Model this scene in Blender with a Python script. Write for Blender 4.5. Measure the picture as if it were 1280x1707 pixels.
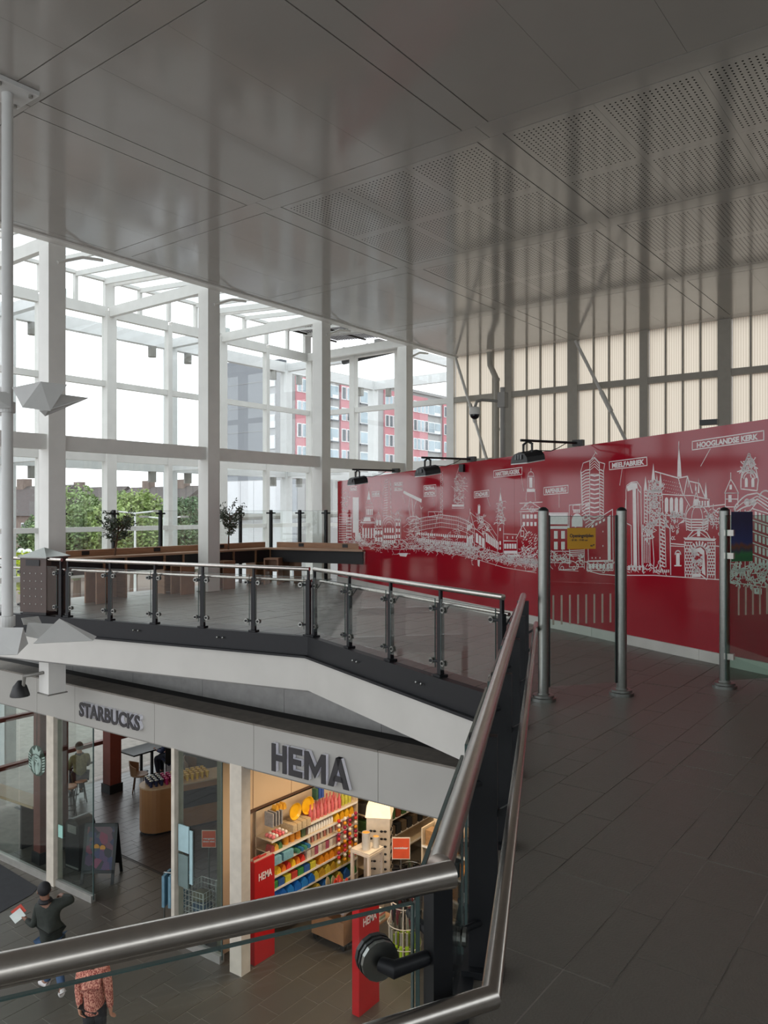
import bpy, bmesh, math, random
from mathutils import Vector, Matrix
R = math.radians
rnd = random.Random(7)
for o in list(bpy.data.objects): bpy.data.objects.remove(o)
SC = bpy.context.scene; COL = SC.collection
# ---------------- camera
TH = R(37.3); CT, ST = math.cos(TH), math.sin(TH); F = 1291.0; EYE = 1.8; HY = 850.0
cam = bpy.data.objects.new('camera', bpy.data.cameras.new('camera')); COL.objects.link(cam)
cam.location = (0, 0, EYE); cam.rotation_euler = (R(90), 0, TH)
cam.data.sensor_fit = 'HORIZONTAL'; cam.data.sensor_width = 36; cam.data.lens = 36 * F / 1280
cam.data.shift_y = -(853.5 - HY) / 1280; cam.data.clip_start = .05; cam.data.clip_end = 2000
SC.camera = cam
# ---------------- sky and exposure
w = bpy.data.worlds.new('overcast_sky'); SC.world = w; w.use_nodes = True
wn = w.node_tree; bg = wn.nodes['Background']
tc = wn.nodes.new('ShaderNodeTexCoord'); nz = wn.nodes.new('ShaderNodeTexNoise'); nz.inputs['Scale'].default_value = 1.6
nz.inputs['Detail'].default_value = 4
cr = wn.nodes.new('ShaderNodeValToRGB'); cr.color_ramp.elements[0].color = (.86, .91, 1, 1); cr.color_ramp.elements[1].color = (1, 1, 1, 1)
wn.links.new(tc.outputs['Generated'], nz.inputs['Vector']); wn.links.new(nz.outputs['Fac'], cr.inputs['Fac'])
wn.links.new(cr.outputs['Color'], bg.inputs['Color']); bg.inputs['Strength'].default_value = 2.35
SC.view_settings.view_transform = 'Standard'; SC.view_settings.look = 'None'; SC.view_settings.gamma = 1
SC.view_settings.use_curve_mapping = False; SC.view_settings.exposure = 0.0
SC.cycles.transparent_max_bounces = 40; SC.cycles.max_bounces = 10; SC.cycles.diffuse_bounces = 5; SC.cycles.glossy_bounces = 4
SC.cycles.sample_clamp_indirect = 6
# ---------------- helpers
def V(*a): return Vector(a)
def pz(x, y, z):            # point seen at pixel x,y standing at height z
    d = (EYE - z) * F / (y - HY); r = (x - 640) / F * d
    return Vector((CT * r - ST * d, ST * r + CT * d, z))
def pray(x, y, p0, n):      # pixel ray against the vertical plane through p0 with normal n
    a = (x - 640) / F; dr = Vector((CT * a - ST, ST * a + CT, (HY - y) / F))
    o = Vector((0, 0, EYE)); t = (Vector(p0) - o).dot(Vector(n)) / dr.dot(Vector(n)); return o + dr * t
def pd(x, y, d):            # point at pixel and depth
    a = (x - 640) / F; return Vector((0, 0, EYE)) + Vector((CT * a - ST, ST * a + CT, (HY - y) / F)) * d
def lin(c):
    r = []
    for v in c:
        v /= 255.; r.append(v / 12.92 if v <= .04045 else ((v + .055) / 1.055) ** 2.4)
    return (r[0], r[1], r[2], 1)
MATS = {}
def mat(name, col, rough=.5, metal=0., var=.10, scale=6., bump=0., bscale=60., emit=0., spec=.5, coat=0., ecol=None, stretch=None):
    if name in MATS: return MATS[name]
    m = bpy.data.materials.new(name); m.use_nodes = True; MATS[name] = m; n = m.node_tree; b = n.nodes['Principled BSDF']
    c = lin(col); b.inputs['Roughness'].default_value = rough; b.inputs['Metallic'].default_value = metal
    b.inputs['Specular IOR Level'].default_value = spec; b.inputs['Coat Weight'].default_value = coat
    t = n.nodes.new('ShaderNodeTexCoord'); src = t.outputs['Object']
    if stretch:
        mp = n.nodes.new('ShaderNodeMapping'); mp.inputs['Scale'].default_value = stretch; n.links.new(src, mp.inputs['Vector']); src = mp.outputs['Vector']
    z = n.nodes.new('ShaderNodeTexNoise'); z.inputs['Scale'].default_value = scale; z.inputs['Detail'].default_value = 5
    n.links.new(src, z.inputs['Vector'])
    q = n.nodes.new('ShaderNodeValToRGB'); e = q.color_ramp.elements
    e[0].position = .3; e[1].position = .7
    e[0].color = tuple(v * (1 - var) for v in c[:3]) + (1,); e[1].color = tuple(min(1, v * (1 + var)) for v in c[:3]) + (1,)
    n.links.new(z.outputs['Fac'], q.inputs['Fac']); n.links.new(q.outputs['Color'], b.inputs['Base Color'])
    if bump:
        z2 = n.nodes.new('ShaderNodeTexNoise'); z2.inputs['Scale'].default_value = bscale; z2.inputs['Detail'].default_value = 3
        n.links.new(src, z2.inputs['Vector']); bp = n.nodes.new('ShaderNodeBump'); bp.inputs['Strength'].default_value = bump; bp.inputs['Distance'].default_value = .01
        n.links.new(z2.outputs['Fac'], bp.inputs['Height']); n.links.new(bp.outputs['Normal'], b.inputs['Normal'])
    if emit:
        b.inputs['Emission Color'].default_value = lin(ecol or col); b.inputs['Emission Strength'].default_value = emit
    return m
def glass(name, tint=(253, 255, 254), f0=.04, rough=0.):
    if name in MATS: return MATS[name]
    m = bpy.data.materials.new(name); m.use_nodes = True; MATS[name] = m; n = m.node_tree; n.nodes.remove(n.nodes['Principled BSDF'])
    out = n.nodes['Material Output']; tr = n.nodes.new('ShaderNodeBsdfTransparent'); gl = n.nodes.new('ShaderNodeBsdfGlossy')
    gl.inputs['Roughness'].default_value = rough
    t = n.nodes.new('ShaderNodeTexCoord'); z = n.nodes.new('ShaderNodeTexNoise'); z.inputs['Scale'].default_value = 2
    n.links.new(t.outputs['Object'], z.inputs['Vector']); q = n.nodes.new('ShaderNodeValToRGB'); c = lin(tint)
    q.color_ramp.elements[0].color = tuple(v * .97 for v in c[:3]) + (1,); q.color_ramp.elements[1].color = c
    n.links.new(z.outputs['Fac'], q.inputs['Fac']); n.links.new(q.outputs['Color'], tr.inputs['Color'])
    fr = n.nodes.new('ShaderNodeFresnel'); fr.inputs['IOR'].default_value = (1 + f0 ** .5) / (1 - f0 ** .5)
    ge = n.nodes.new('ShaderNodeNewGeometry'); mi_ = n.nodes.new('ShaderNodeMix'); ior = fr.inputs['IOR'].default_value   # thin pane: no total reflection inside
    mi_.inputs[2].default_value = ior; mi_.inputs[3].default_value = 1 / ior; n.links.new(ge.outputs['Backfacing'], mi_.inputs[0]); n.links.new(mi_.outputs[0], fr.inputs['IOR'])
    mx = n.nodes.new('ShaderNodeMixShader'); n.links.new(fr.outputs['Fac'], mx.inputs['Fac'])
    n.links.new(tr.outputs['BSDF'], mx.inputs[1]); n.links.new(gl.outputs['BSDF'], mx.inputs[2]); n.links.new(mx.outputs['Shader'], out.inputs['Surface'])
    return m
class MB:
    """collects shapes of ONE part; build() links it as one mesh object"""
    def __init__(s): s.v = []; s.f = []
    def add(s, vs, fs):
        k = len(s.v); s.v += [Vector(p) for p in vs]; s.f += [[i + k for i in f] for f in fs]; return s
    def box(s, a, b):
        x0, y0, z0 = a; x1, y1, z1 = b
        return s.add([(x0, y0, z0), (x1, y0, z0), (x1, y1, z0), (x0, y1, z0), (x0, y0, z1), (x1, y0, z1), (x1, y1, z1), (x0, y1, z1)],
                     [(0, 3, 2, 1), (4, 5, 6, 7), (0, 1, 5, 4), (1, 2, 6, 5), (2, 3, 7, 6), (3, 0, 4, 7)])
    def cbox(s, c, sz): return s.box([c[i] - sz[i] / 2 for i in range(3)], [c[i] + sz[i] / 2 for i in range(3)])
    def bar(s, p, q, w_, h_, up=(0, 0, 1)):      # rectangular bar between two points: w_ sideways, h_ along up
        p = Vector(p); q = Vector(q); d = (q - p).normalized(); u = Vector(up)
        if abs(d.dot(u)) > .98: u = Vector((1, 0, 0))
        sd = d.cross(u).normalized(); u = sd.cross(d).normalized(); sd *= w_ / 2; u *= h_ / 2
        return s.add([p - sd - u, p + sd - u, p + sd + u, p - sd + u, q - sd - u, q + sd - u, q + sd + u, q - sd + u],
                     [(0, 1, 2, 3), (7, 6, 5, 4), (0, 4, 5, 1), (1, 5, 6, 2), (2, 6, 7, 3), (3, 7, 4, 0)])
    def tube(s, pts, r, n=12, cap=True):
        pts = [Vector(p) for p in pts]; rs = r if isinstance(r, (list, tuple)) else [r] * len(pts); k = len(s.v)
        d0 = (pts[1] - pts[0]).normalized(); u = Vector((0, 0, 1)) if abs(d0.z) < .9 else Vector((1, 0, 0)); a = d0.cross(u).normalized()
        for i, p in enumerate(pts):
            if i == 0: d = d0
            elif i == len(pts) - 1: d = (pts[i] - pts[i - 1]).normalized()
            else: d = ((pts[i] - pts[i - 1]).normalized() + (pts[i + 1] - pts[i]).normalized()).normalized()
            a = (a - d * a.dot(d)).normalized(); b = d.cross(a)
            sc = 1.
            if 0 < i < len(pts) - 1: sc = 1 / max(.4, d.dot((pts[i] - pts[i - 1]).normalized()))
            for j in range(n):
                t = 2 * math.pi * j / n; s.v.append(p + (a * math.cos(t) + b * math.sin(t)) * rs[i] * (sc if sc < 1.3 else 1.1))
        for i in range(len(pts) - 1):
            for j in range(n):
                j2 = (j + 1) % n; s.f.append([k + i * n + j, k + i * n + j2, k + (i + 1) * n + j2, k + (i + 1) * n + j])
        if cap: s.f.append([k + j for j in range(n)][::-1]); s.f.append([k + (len(pts) - 1) * n + j for j in range(n)])
        return s
    def lathe(s, prof, c=(0, 0, 0), n=16, axis='z'):   # prof: (radius, height)
        k = len(s.v); c = Vector(c)
        for r_, h_ in prof:
            for j in range(n):
                t = 2 * math.pi * j / n; x, y = r_ * math.cos(t), r_ * math.sin(t)
                s.v.append(c + (Vector((x, y, h_)) if axis == 'z' else Vector((h_, x, y)) if axis == 'x' else Vector((x, h_, y))))
        for i in range(len(prof) - 1):
            for j in range(n):
                j2 = (j + 1) % n; s.f.append([k + i * n + j, k + i * n + j2, k + (i + 1) * n + j2, k + (i + 1) * n + j])
        s.f.append([k + j for j in range(n)][::-1]); s.f.append([k + (len(prof) - 1) * n + j for j in range(n)]); return s
    def prism(s, poly, ex, o=(0, 0, 0), ax=(1, 0, 0), ay=(0, 1, 0)):   # polygon in plane ax/ay, extruded along vector ex
        o = Vector(o); ax = Vector(ax); ay = Vector(ay); ex = Vector(ex); n = len(poly)
        a = [o + ax * p[0] + ay * p[1] for p in poly]; b = [p + ex for p in a]
        return s.add(a + b, [list(range(n))[::-1], list(range(n, 2 * n))] + [[i, (i + 1) % n, n + (i + 1) % n, n + i] for i in range(n)])
    def ball(s, c, r, n=10, m=6):
        r = r if isinstance(r, (list, tuple)) else (r, r, r); c = Vector(c); k = len(s.v)
        for i in range(m + 1):
            p = math.pi * i / m
            for j in range(n):
                t = 2 * math.pi * j / n; s.v.append(c + Vector((r[0] * math.sin(p) * math.cos(t), r[1] * math.sin(p) * math.sin(t), r[2] * math.cos(p))))
        for i in range(m):
            for j in range(n):
                j2 = (j + 1) % n; s.f.append([k + i * n + j, k + (i + 1) * n + j, k + (i + 1) * n + j2, k + i * n + j2])
        return s
    def mesh(s, name, m, smooth=False, off=None):
        me = bpy.data.meshes.new(name); off = Vector(off) if off else Vector((0, 0, 0))
        me.from_pydata([tuple(p - off) for p in s.v], [], s.f); me.materials.append(m)
        bm = bmesh.new(); bm.from_mesh(me); bmesh.ops.remove_doubles(bm, verts=bm.verts, dist=1e-6) if smooth else None
        bmesh.ops.recalc_face_normals(bm, faces=bm.faces); bm.to_mesh(me); bm.free()
        if smooth:
            for p in me.polygons: p.use_smooth = True
            try: me.set_sharp_from_angle(angle=R(40))
            except Exception: pass
        me.update(); return me
    def build(s, name, m, parent=None, smooth=False, world=False):
        o = bpy.data.objects.new(name, None)
        mt = None
        if world and parent is not None:
            mi = wm(parent).inverted(); s.v = [mi @ p for p in s.v]
        if parent is None:                   # origin at the base of the thing
            xs = [p.x for p in s.v]; ys = [p.y for p in s.v]; off = Vector(((min(xs) + max(xs)) / 2, (min(ys) + max(ys)) / 2, min(p.z for p in s.v)))
        else: off = Vector((0, 0, 0))
        bpy.data.objects.remove(o)
        o = bpy.data.objects.new(name, s.mesh(name, m, smooth, off)); COL.objects.link(o); o.location = off
        if parent is not None: o.parent = parent
        return o
def wm(o):
    m = Matrix.Translation(o.location) @ o.rotation_euler.to_matrix().to_4x4()
    return wm(o.parent) @ m if o.parent else m
def tag(o, label=None, cat=None, group=None, kind=None):
    if label: o['label'] = label
    if cat: o['category'] = cat
    if group: o['group'] = group
    if kind: o['kind'] = kind
    return o
def thing(name, label, cat, loc=(0, 0, 0), rz=0., group=None, kind=None):
    o = bpy.data.objects.new(name, None); COL.objects.link(o); o.location = loc; o.rotation_euler = (0, 0, rz); o.empty_display_size = .2
    return tag(o, label, cat, group, kind)
def inst(name, me, parent, loc=(0, 0, 0), rz=0., rot=None):
    o = bpy.data.objects.new(name, me); COL.objects.link(o); o.location = loc; o.rotation_euler = rot or (0, 0, rz)
    if parent is not None: o.parent = parent
    return o
def copy_tree(o, parent=None):
    c = o.copy(); COL.objects.link(c); c.parent = parent
    for ch in list(o.children): copy_tree(ch, c)
    return c
def text_mesh(s, size, depth=.01, bold=.0, space=1.0, align='LEFT', shear=0.):
    cu = bpy.data.curves.new('letters', 'FONT'); cu.body = s; cu.size = size; cu.extrude = depth / 2; cu.offset = bold; cu.space_character = space
    cu.align_x = align; cu.resolution_u = 3; cu.shear = shear
    o = bpy.data.objects.new('letters', cu); COL.objects.link(o); dg = bpy.context.evaluated_depsgraph_get(); dg.update()
    me = bpy.data.meshes.new_from_object(o.evaluated_get(dg)); bpy.data.objects.remove(o); return me
def put_text(name, s, size, m, parent, origin, ax, ay, depth=.01, bold=0., space=1., align='LEFT', width=None, world=True):
    me = text_mesh(s, size, depth, bold, space, align); ax = Vector(ax).normalized(); ay = Vector(ay).normalized(); n = ax.cross(ay)
    k = 1.
    if width:
        xs = [v.co.x for v in me.vertices]; k = width / (max(xs) - min(xs)); x0 = min(xs)
    else: x0 = 0
    mi = wm(parent).inverted() if (world and parent) else Matrix.Identity(4)
    for v in me.vertices:
        v.co = mi @ (Vector(origin) + ax * (v.co.x - x0) * k + ay * v.co.y + n * v.co.z)
    me.materials.clear(); me.materials.append(m)
    o = bpy.data.objects.new(name, me); COL.objects.link(o)
    if parent: o.parent = parent
    return o
# ================= materials of the setting
m_white = mat('white_steel', (214, 213, 208), .42, var=.04, scale=3, bump=.02)
m_whiteB = mat('warm_white_cladding', (182, 180, 174), .45, var=.05, scale=1.5)
m_grey = mat('grey_steel', (120, 118, 112), .45, var=.06)
m_dark = mat('navy_black_steel', (15, 17, 21), .5, var=.12, scale=9, spec=.35)
m_black = mat('black_plastic', (18, 18, 19), .45, var=.1)
m_steel = mat('brushed_stainless', (186, 181, 175), .24, metal=1., var=.06, scale=30, stretch=(1, 1, 1))
m_steelD = mat('satin_stainless', (138, 140, 136), .34, metal=1., var=.06, scale=30)
m_glass = glass('clear_glass'); m_glassG = glass('greenish_glass', (243, 250, 247), .05); m_edge = mat('glass_edge', (64, 82, 80), .2, var=.1)
def tile_mat(name, c0, c1, rough, bump=.25):
    m = mat(name, c0, rough, var=.12, scale=14, bump=bump, bscale=90); n = m.node_tree; b = n.nodes['Principled BSDF']
    g = n.nodes.new('ShaderNodeNewGeometry'); q = n.nodes.new('ShaderNodeValToRGB'); q.color_ramp.elements[0].color = lin(c0); q.color_ramp.elements[1].color = lin(c1)
    n.links.new(g.outputs['Random Per Island'], q.inputs['Fac'])
    old = b.inputs['Base Color'].links[0].from_socket; mx = n.nodes.new('ShaderNodeMix'); mx.data_type = 'RGBA'; mx.inputs['Factor'].default_value = .55
    n.links.new(old, mx.inputs[6]); n.links.new(q.outputs['Color'], mx.inputs[7]); n.links.new(mx.outputs[2], b.inputs['Base Color']); return m
m_tile = tile_mat('slate_tile', (88, 84, 78), (124, 118, 110), .36)
m_grout = mat('pale_grout', (140, 134, 127), .8, var=.15)
m_tileL = tile_mat('lower_slate_tile', (68, 64, 57), (100, 92, 81), .36)
# ================= void outline and deck
VOID = [V(-19.0, 5.53), V(-13.9, 6.69), V(-12.1, 7.1), V(-7.48, 8.15), V(-3.55, 6.62), V(-1.0, 1.52), V(-5.5, -6.8), V(-19.0, -6.8)]
def clip(poly, p, q, keep_left):
    e = q - p; out = []; n = len(poly)
    sd = lambda a: (e.x * (a.y - p.y) - e.y * (a.x - p.x)) * (1 if keep_left else -1)
    for i in range(n):
        a, b = poly[i], poly[(i + 1) % n]; sa, sb = sd(a), sd(b)
        if sa >= 0: out.append(a)
        if sa * sb < -1e-12: out.append(a + (b - a) * (sa / (sa - sb)))
    return out
def area(p): return abs(sum(p[i].x * p[(i + 1) % len(p)].y - p[(i + 1) % len(p)].x * p[i].y for i in range(len(p)))) / 2
def minus_void(poly):            # the void runs clockwise: its inside lies to the right of every edge
    rest = poly; pieces = []
    for i in range(len(VOID)):
        if i == 1: continue      # near-straight vertex, skipped so that the outline stays convex
        a = VOID[i]; b = VOID[(i + 1) % len(VOID)] if i != 0 else VOID[2]
        o = clip(rest, a, b, True)
        if len(o) > 2 and area(o) > 1e-4: pieces.append(o)
        rest = clip(rest, a, b, False)
        if len(rest) < 3 or area(rest) < 1e-6: break
    return pieces
def rect(x0, y0, x1, y1): return [V(x0, y0), V(x1, y0), V(x1, y1), V(x0, y1)]
def prism_z(mb, poly, z0, z1):
    return mb.prism([(p.x, p.y) for p in poly], (0, 0, z1 - z0), (0, 0, z0))
mb = MB()
for pc in minus_void(rect(-14.75, -6.5, 9, 21.2)): prism_z(mb, pc, -.30, -.003)
floor = mb.build('floor', m_grout); floor['kind'] = 'structure'
def project(p):
    r = CT * p.x + ST * p.y; d = -ST * p.x + CT * p.y
    return (640 + F * r / d, HY - F * (p.z - EYE) / d, d) if d > .15 else None
def lay_tiles(parent, x0, x1, y0, y1, widths, lengths, zt, m, gap=.007, cut=True, region=None, nparts=300):
    tiles = []; x = x0; k = 0
    while x < x1:
        wd = widths[k % len(widths)]; y = y0; first = True
        while y < y1:
            ln = rnd.choice(lengths)
            if first: ln *= rnd.uniform(.25, 1); first = False
            r = rect(x + gap / 2, y + gap / 2, x + wd - gap / 2, y + ln - gap / 2)
            pcs = minus_void(r) if cut else [r]
            if region: pcs = [p for p in pcs if region((x + wd / 2, y + ln / 2))]
            for pc in pcs:
                if area(pc) < .002: continue
                pr = [project(V(p.x, p.y, zt)) for p in pc]
                sc = 0
                if all(pr):
                    ins = any(-5 < q[0] < 1285 and 0 < q[1] < 1712 for q in pr)
                    if ins: sc = area([V(q[0], q[1]) for q in pr])
                tiles.append((sc, pc))
            y += ln
        x += wd; k += 1
    tiles.sort(key=lambda t: -t[0]); rest = MB(); pm = wm(parent).inverted()
    for i, (sc, pc) in enumerate(tiles):
        up = rnd.uniform(-.0015, .0015)
        if i < nparts and sc > 25:
            c = V(sum(p.x for p in pc) / len(pc), sum(p.y for p in pc) / len(pc), zt)
            t = MB(); prism_z(t, [V(p.x - c.x, p.y - c.y) for p in pc], -.02, up)
            inst('tile', t.mesh('tile', m), parent, pm @ c)
        else: prism_z(rest, pc, zt - .02, zt + up)
    if rest.v:
        o = rest.build('tile_field', m, parent, world=True); o['kind'] = 'stuff'
lay_tiles(floor, -14.74, 8, -2.0, 20.9, [.38, .19, .32, .20], [.34, .45, .6, .62, .75], 0.0, m_tile)
# ================= lower level floor (runs on as the street outside)
mb = MB(); mb.box((-60, -12, -5.9), (14, 16.2, -5.605)); floorL = mb.build('floor_lower', m_grout); floorL['kind'] = 'structure'
lay_tiles(floorL, -16.5, -2.5, 2.2, 13.5, [.42, .30, .42], [.42, .62, .62, .84], -5.6, m_tileL, gap=.012, cut=False,
          region=lambda c: c[0] < -3.0)
# ================= edge of the deck: dark steel channel above a white band
edges = [(V(-16.5, 6.10), VOID[1]), (VOID[1], VOID[2]), (VOID[2], VOID[3]), (VOID[3], VOID[4]), (VOID[4], VOID[5]), (VOID[5], VOID[6])]
tr = thing('trim_1', 'dark steel channel and white band edging the raised deck', 'trim', (-7.5, 8, 0), kind='structure')
def off2(a, b, k):
    d = (b - a); n = V(d.y, -d.x).normalized(); return n * k      # to the right = into the void
for a, b in edges:
    n = off2(a, b, .05); d = (b - a).normalized()
    A = V(a.x, a.y, 0); B = V(b.x, b.y, 0); N3 = V(n.x, n.y, 0)
    MB().bar(A + N3 + V(0, 0, -.13), B + N3 + V(0, 0, -.13), .1, .28).build('edge_channel', m_dark, tr, world=True)
    MB().bar(A + N3 * 2.2 + V(0, 0, -.272), B + N3 * 2.2 + V(0, 0, -.272), .09, .03).build('channel_lip', m_dark, tr, world=True)
for a, b in edges[:4]:
    n = off2(a, b, .03); A = V(a.x, a.y, 0); B = V(b.x, b.y, 0); N3 = V(n.x, n.y, 0)
    MB().bar(A + N3 + V(0, 0, -.52), B + N3 + V(0, 0, -.52), .12, .47).build('white_band', m_whiteB, tr, world=True)
    for s in (.33, .67):
        c = A.lerp(B, s) + N3 * 4.2 + V(0, 0, -.1)
        MB().ball(c, .017, 6, 4).ball(c + (B - A).normalized() * .1, .017, 6, 4).build('bolt', m_steelD, tr, world=True)
# soffit under the deck behind the band
mb = MB()
for pc in minus_void(rect(-16.5, 6.2, -2.0, 12)): prism_z(mb, pc, -.80, -.74)
mb.build('soffit', mat('grey_soffit', (120, 119, 116), .6), tr, world=True)
# ================= ceiling
ZC = 6.65
mb = MB().box((-13.0, -7, ZC + .03), (9.5, 21.2, ZC + .3)); ceil = mb.build('ceiling', mat('dark_ceiling_void', (40, 40, 40), .8)); ceil['kind'] = 'structure'
def ceil_mat(name, perf):
    m = mat(name, (158, 155, 150), .11, var=.03, scale=1.2, bump=.015, bscale=1.6, spec=.5); n = m.node_tree; b = n.nodes['Principled BSDF']
    if perf:
        g = n.nodes.new('ShaderNodeTexCoord'); sx = n.nodes.new('ShaderNodeSeparateXYZ'); n.links.new(g.outputs['Object'], sx.inputs[0])
        def mth(op, a, bb=None):
            q = n.nodes.new('ShaderNodeMath'); q.operation = op
            for i, v in enumerate([a, bb]):
                if v is None: continue
                if isinstance(v, (int, float)): q.inputs[i].default_value = v
                else: n.links.new(v, q.inputs[i])
            return q.outputs[0]
        ds = []
        for ax in (0, 1):
            f = mth('SUBTRACT', mth('FRACT', mth('MULTIPLY', sx.outputs[ax], 1 / .068)), .5); ds.append(mth('MULTIPLY', f, f))
        hole = mth('LESS_THAN', mth('ADD', ds[0], ds[1]), .034)
        # a plain margin round every board
        for ax, hw in ((0, .56), (1, .84)):
            hole = mth('MULTIPLY', hole, mth('LESS_THAN', mth('ABSOLUTE', sx.outputs[ax]), hw))
        mx = n.nodes.new('ShaderNodeMix'); mx.data_type = 'RGBA'; old = b.inputs['Base Color'].links[0].from_socket
        n.links.new(hole, mx.inputs[0]); n.links.new(old, mx.inputs[6]); mx.inputs[7].default_value = (.004, .004, .004, 1); n.links.new(mx.outputs[2], b.inputs['Base Color'])
        n.links.new(mth('SUBTRACT', .55, mth('MULTIPLY', hole, .55)), b.inputs['Specular IOR Level'])
    return m
m_cp = ceil_mat('ceiling_panel_paint', False); m_ch = ceil_mat('perforated_ceiling_panel', True)
XB = [-13.02 + 4.0 * i for i in range(6)]; YB = [.62 + 4.03 * i for i in range(-1, 6)]; HB = .19
BR = {}
def board(sx, sy, m, nm):
    k = (round(sx, 3), round(sy, 3), m.name)
    if k not in BR: BR[k] = MB().box((-sx / 2, -sy / 2, 0), (sx / 2, sy / 2, .03)).mesh(nm, m)
    return BR[k]
ci = wm(ceil).inverted()
for i in range(len(XB)):
    x = XB[i]
    for j in range(len(YB) - 1):
        y0, y1 = YB[j] + HB, YB[j + 1] - HB
        inst('ceiling_band', board(2 * HB - .016 if i else HB, y1 - y0 + .008, m_cp, 'ceiling_band'), ceil, ci @ V(x if i else x + HB / 2, (y0 + y1) / 2, ZC))
    if i == len(XB) - 1: break
    for j in range(len(YB)):
        y = YB[j]
        inst('ceiling_band', board(4.0 - .008, 2 * HB - .016, m_cp, 'ceiling_band'), ceil, ci @ V(x + 2.0, y, ZC))
    for j in range(len(YB) - 1):
        y0, y1 = YB[j] + HB, YB[j + 1] - HB; perf = i in (1, 2, 3) and j in (3, 4)
        nx, ny = 3, (2 if perf else 1); sx = (4 - 2 * HB - .014) / nx; sy = (y1 - y0 - .014) / ny
        for a in range(nx):
            for b_ in range(ny):
                inst('ceiling_panel', board(sx - .003, sy - .003, m_ch if perf else m_cp, 'ceiling_panel'), ceil,
                     ci @ V(x + HB + .007 + sx * (a + .5), y0 + .007 + sy * (b_ + .5), ZC))
ef = MB().box((-13.26, -7, ZC - .03), (-13.02, 21.0, ZC + .10)).build('edge_fascia', m_white, ceil, world=True)
MB().box((-13.22, -7, ZC + .10), (-13.06, 21.0, 7.75)).build('upstand', m_white, ceil, world=True)
# ================= inner columns and the beam that ties them
CX = -13.42; CY = [3.95, 7.6, 11.25, 14.95, 18.65]
who = ['white square steel column out of frame left of the hanging pole', 'white square steel column behind the litter bin', 'white square steel column by the small tree at the middle of the counter',
       'white square steel column rising through the counter near the mural', 'white square steel column behind the far end of the mural']
for k, y in enumerate(CY):
    if k == 0: continue
    t = thing('steel_column', who[k], 'column', (CX, y, -1.55 if k == 1 else 0.0), group='columns along the glass wall')
    MB().box((-.165, -.165, 0), (.165, .165, ZC - (-1.55 if k == 1 else 0.) - .03)).build('shaft', m_white, t)
    MB().box((-.19, -.19, 0), (.19, .19, .02)).build('base_plate', m_grey, t)
    MB().tube([(CX + .17, y, 6.30), (CX + .17, y + .5, 6.52), (CX + .2, y + .9, 6.56)], .03, 8).build('tie_rod', m_white, t, world=True)
t = thing('tie_beam', 'long white box beam joining the columns at mid height', 'beam', (CX, 11, 2.9))
for k in range(len(CY) - 1):
    MB().box((CX - .1, CY[k] + .165, 2.9), (CX + .1, CY[k + 1] - .165, 3.17)).build('beam_length', m_white, t, world=True)
# ================= glass wall on the left
m_rust = mat('red_brown_paint', (104, 48, 38), .5)
FX = -19.15; wl = thing('wall_left', 'white framed glass wall along the street', 'wall', (FX, 12, -5.6), kind='structure')
FYS = [2.45 + 2.01 * i for i in range(9)] + [20.75]; ZS = [-5.6, -3.4, -1.2, .05, 1.27, 3.25, 5.29, 7.3, 8.15]
for i, y in enumerate(FYS):
    wd = .30 if i % 2 == 1 else .14
    MB().box((FX - .1, y - wd / 2, -2.3), (FX + (.16 if wd > .2 else .1), y + wd / 2, 7.3)).build('mullion', m_white, wl, world=True)
    MB().box((FX - .1, y - .07, -5.6), (FX + .1, y + .07, -2.3)).build('shop_mullion', m_rust, wl, world=True)
for z, h in ((-4.6, .1), (-3.4, .1), (-2.2, .5), (-1.2, .2), (.05, .14), (1.27, .13), (3.27, .26), (5.29, .16), (7.28, .28)):
    for i in range(len(FYS) - 1):
        MB().box((FX - .08, FYS[i] + .07, z - h / 2), (FX + .08, FYS[i + 1] - .07, z + h / 2)).build('transom', m_white if z > -3 else m_rust, wl, world=True)
pane = {}
for i in range(len(FYS) - 1):
    for j in range(len(ZS) - 2):
        sy = FYS[i + 1] - FYS[i] - .16; sz = ZS[j + 1] - ZS[j] - .14; key = (round(sy, 3), round(sz, 3))
        if key not in pane: pane[key] = MB().box((-.006, -sy / 2, -sz / 2), (.006, sy / 2, sz / 2)).mesh('pane', m_glass)
        inst('pane', pane[key], wl, wm(wl).inverted() @ V(FX, (FYS[i] + FYS[i + 1]) / 2, (ZS[j] + ZS[j + 1]) / 2))
# clerestory, rafters and glass roof over the gap
sk = thing('window_1', 'glass roof strip with white rafters between glass wall and ceiling', 'skylight', (FX, 12, 7.4), kind='structure')
def roofz(x): return 8.15 - (x - FX) / (13.2 - 19.15 + 0) * -1 * .45 if False else 8.15 - (x - FX) / 5.95 * .45
YR = [2.45 + 1.005 * i for i in range(19)]
for i, y in enumerate(YR):
    if i % 2 == 0 and (i // 2) % 2 == 1: wd = .3
    else: wd = .09
    MB().box((FX - .05, y - wd / 2, 7.42), (FX + .07, y + wd / 2, 8.12)).build('clerestory_post', m_white, sk, world=True)
    a, b = V(FX, y, 8.12), V(-13.2, y, roofz(-13.2) - .03)
    if wd > .2:
        for s in (-.13, .13): MB().bar(a + V(0, s, 0), b + V(0, s, 0), .07, .16).build('rafter', m_white, sk, world=True)
        MB().bar(V(FX + .1, y, 7.28), V(-13.2, y, 7.28), .14, .27).build('roof_beam', m_white, sk, world=True)
    else: MB().bar(a, b, .07, .13).build('rafter', m_white, sk, world=True)
MB().box((FX - .06, 2.4, 8.12), (FX + .08, 21.0, 8.2)).build('eaves_rail', m_white, sk, world=True)
gp = glass('frosted_roof_glass', (225, 232, 232), .05)
lv = mat('brown_black_louvre', (52, 47, 42), .55)
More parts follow.
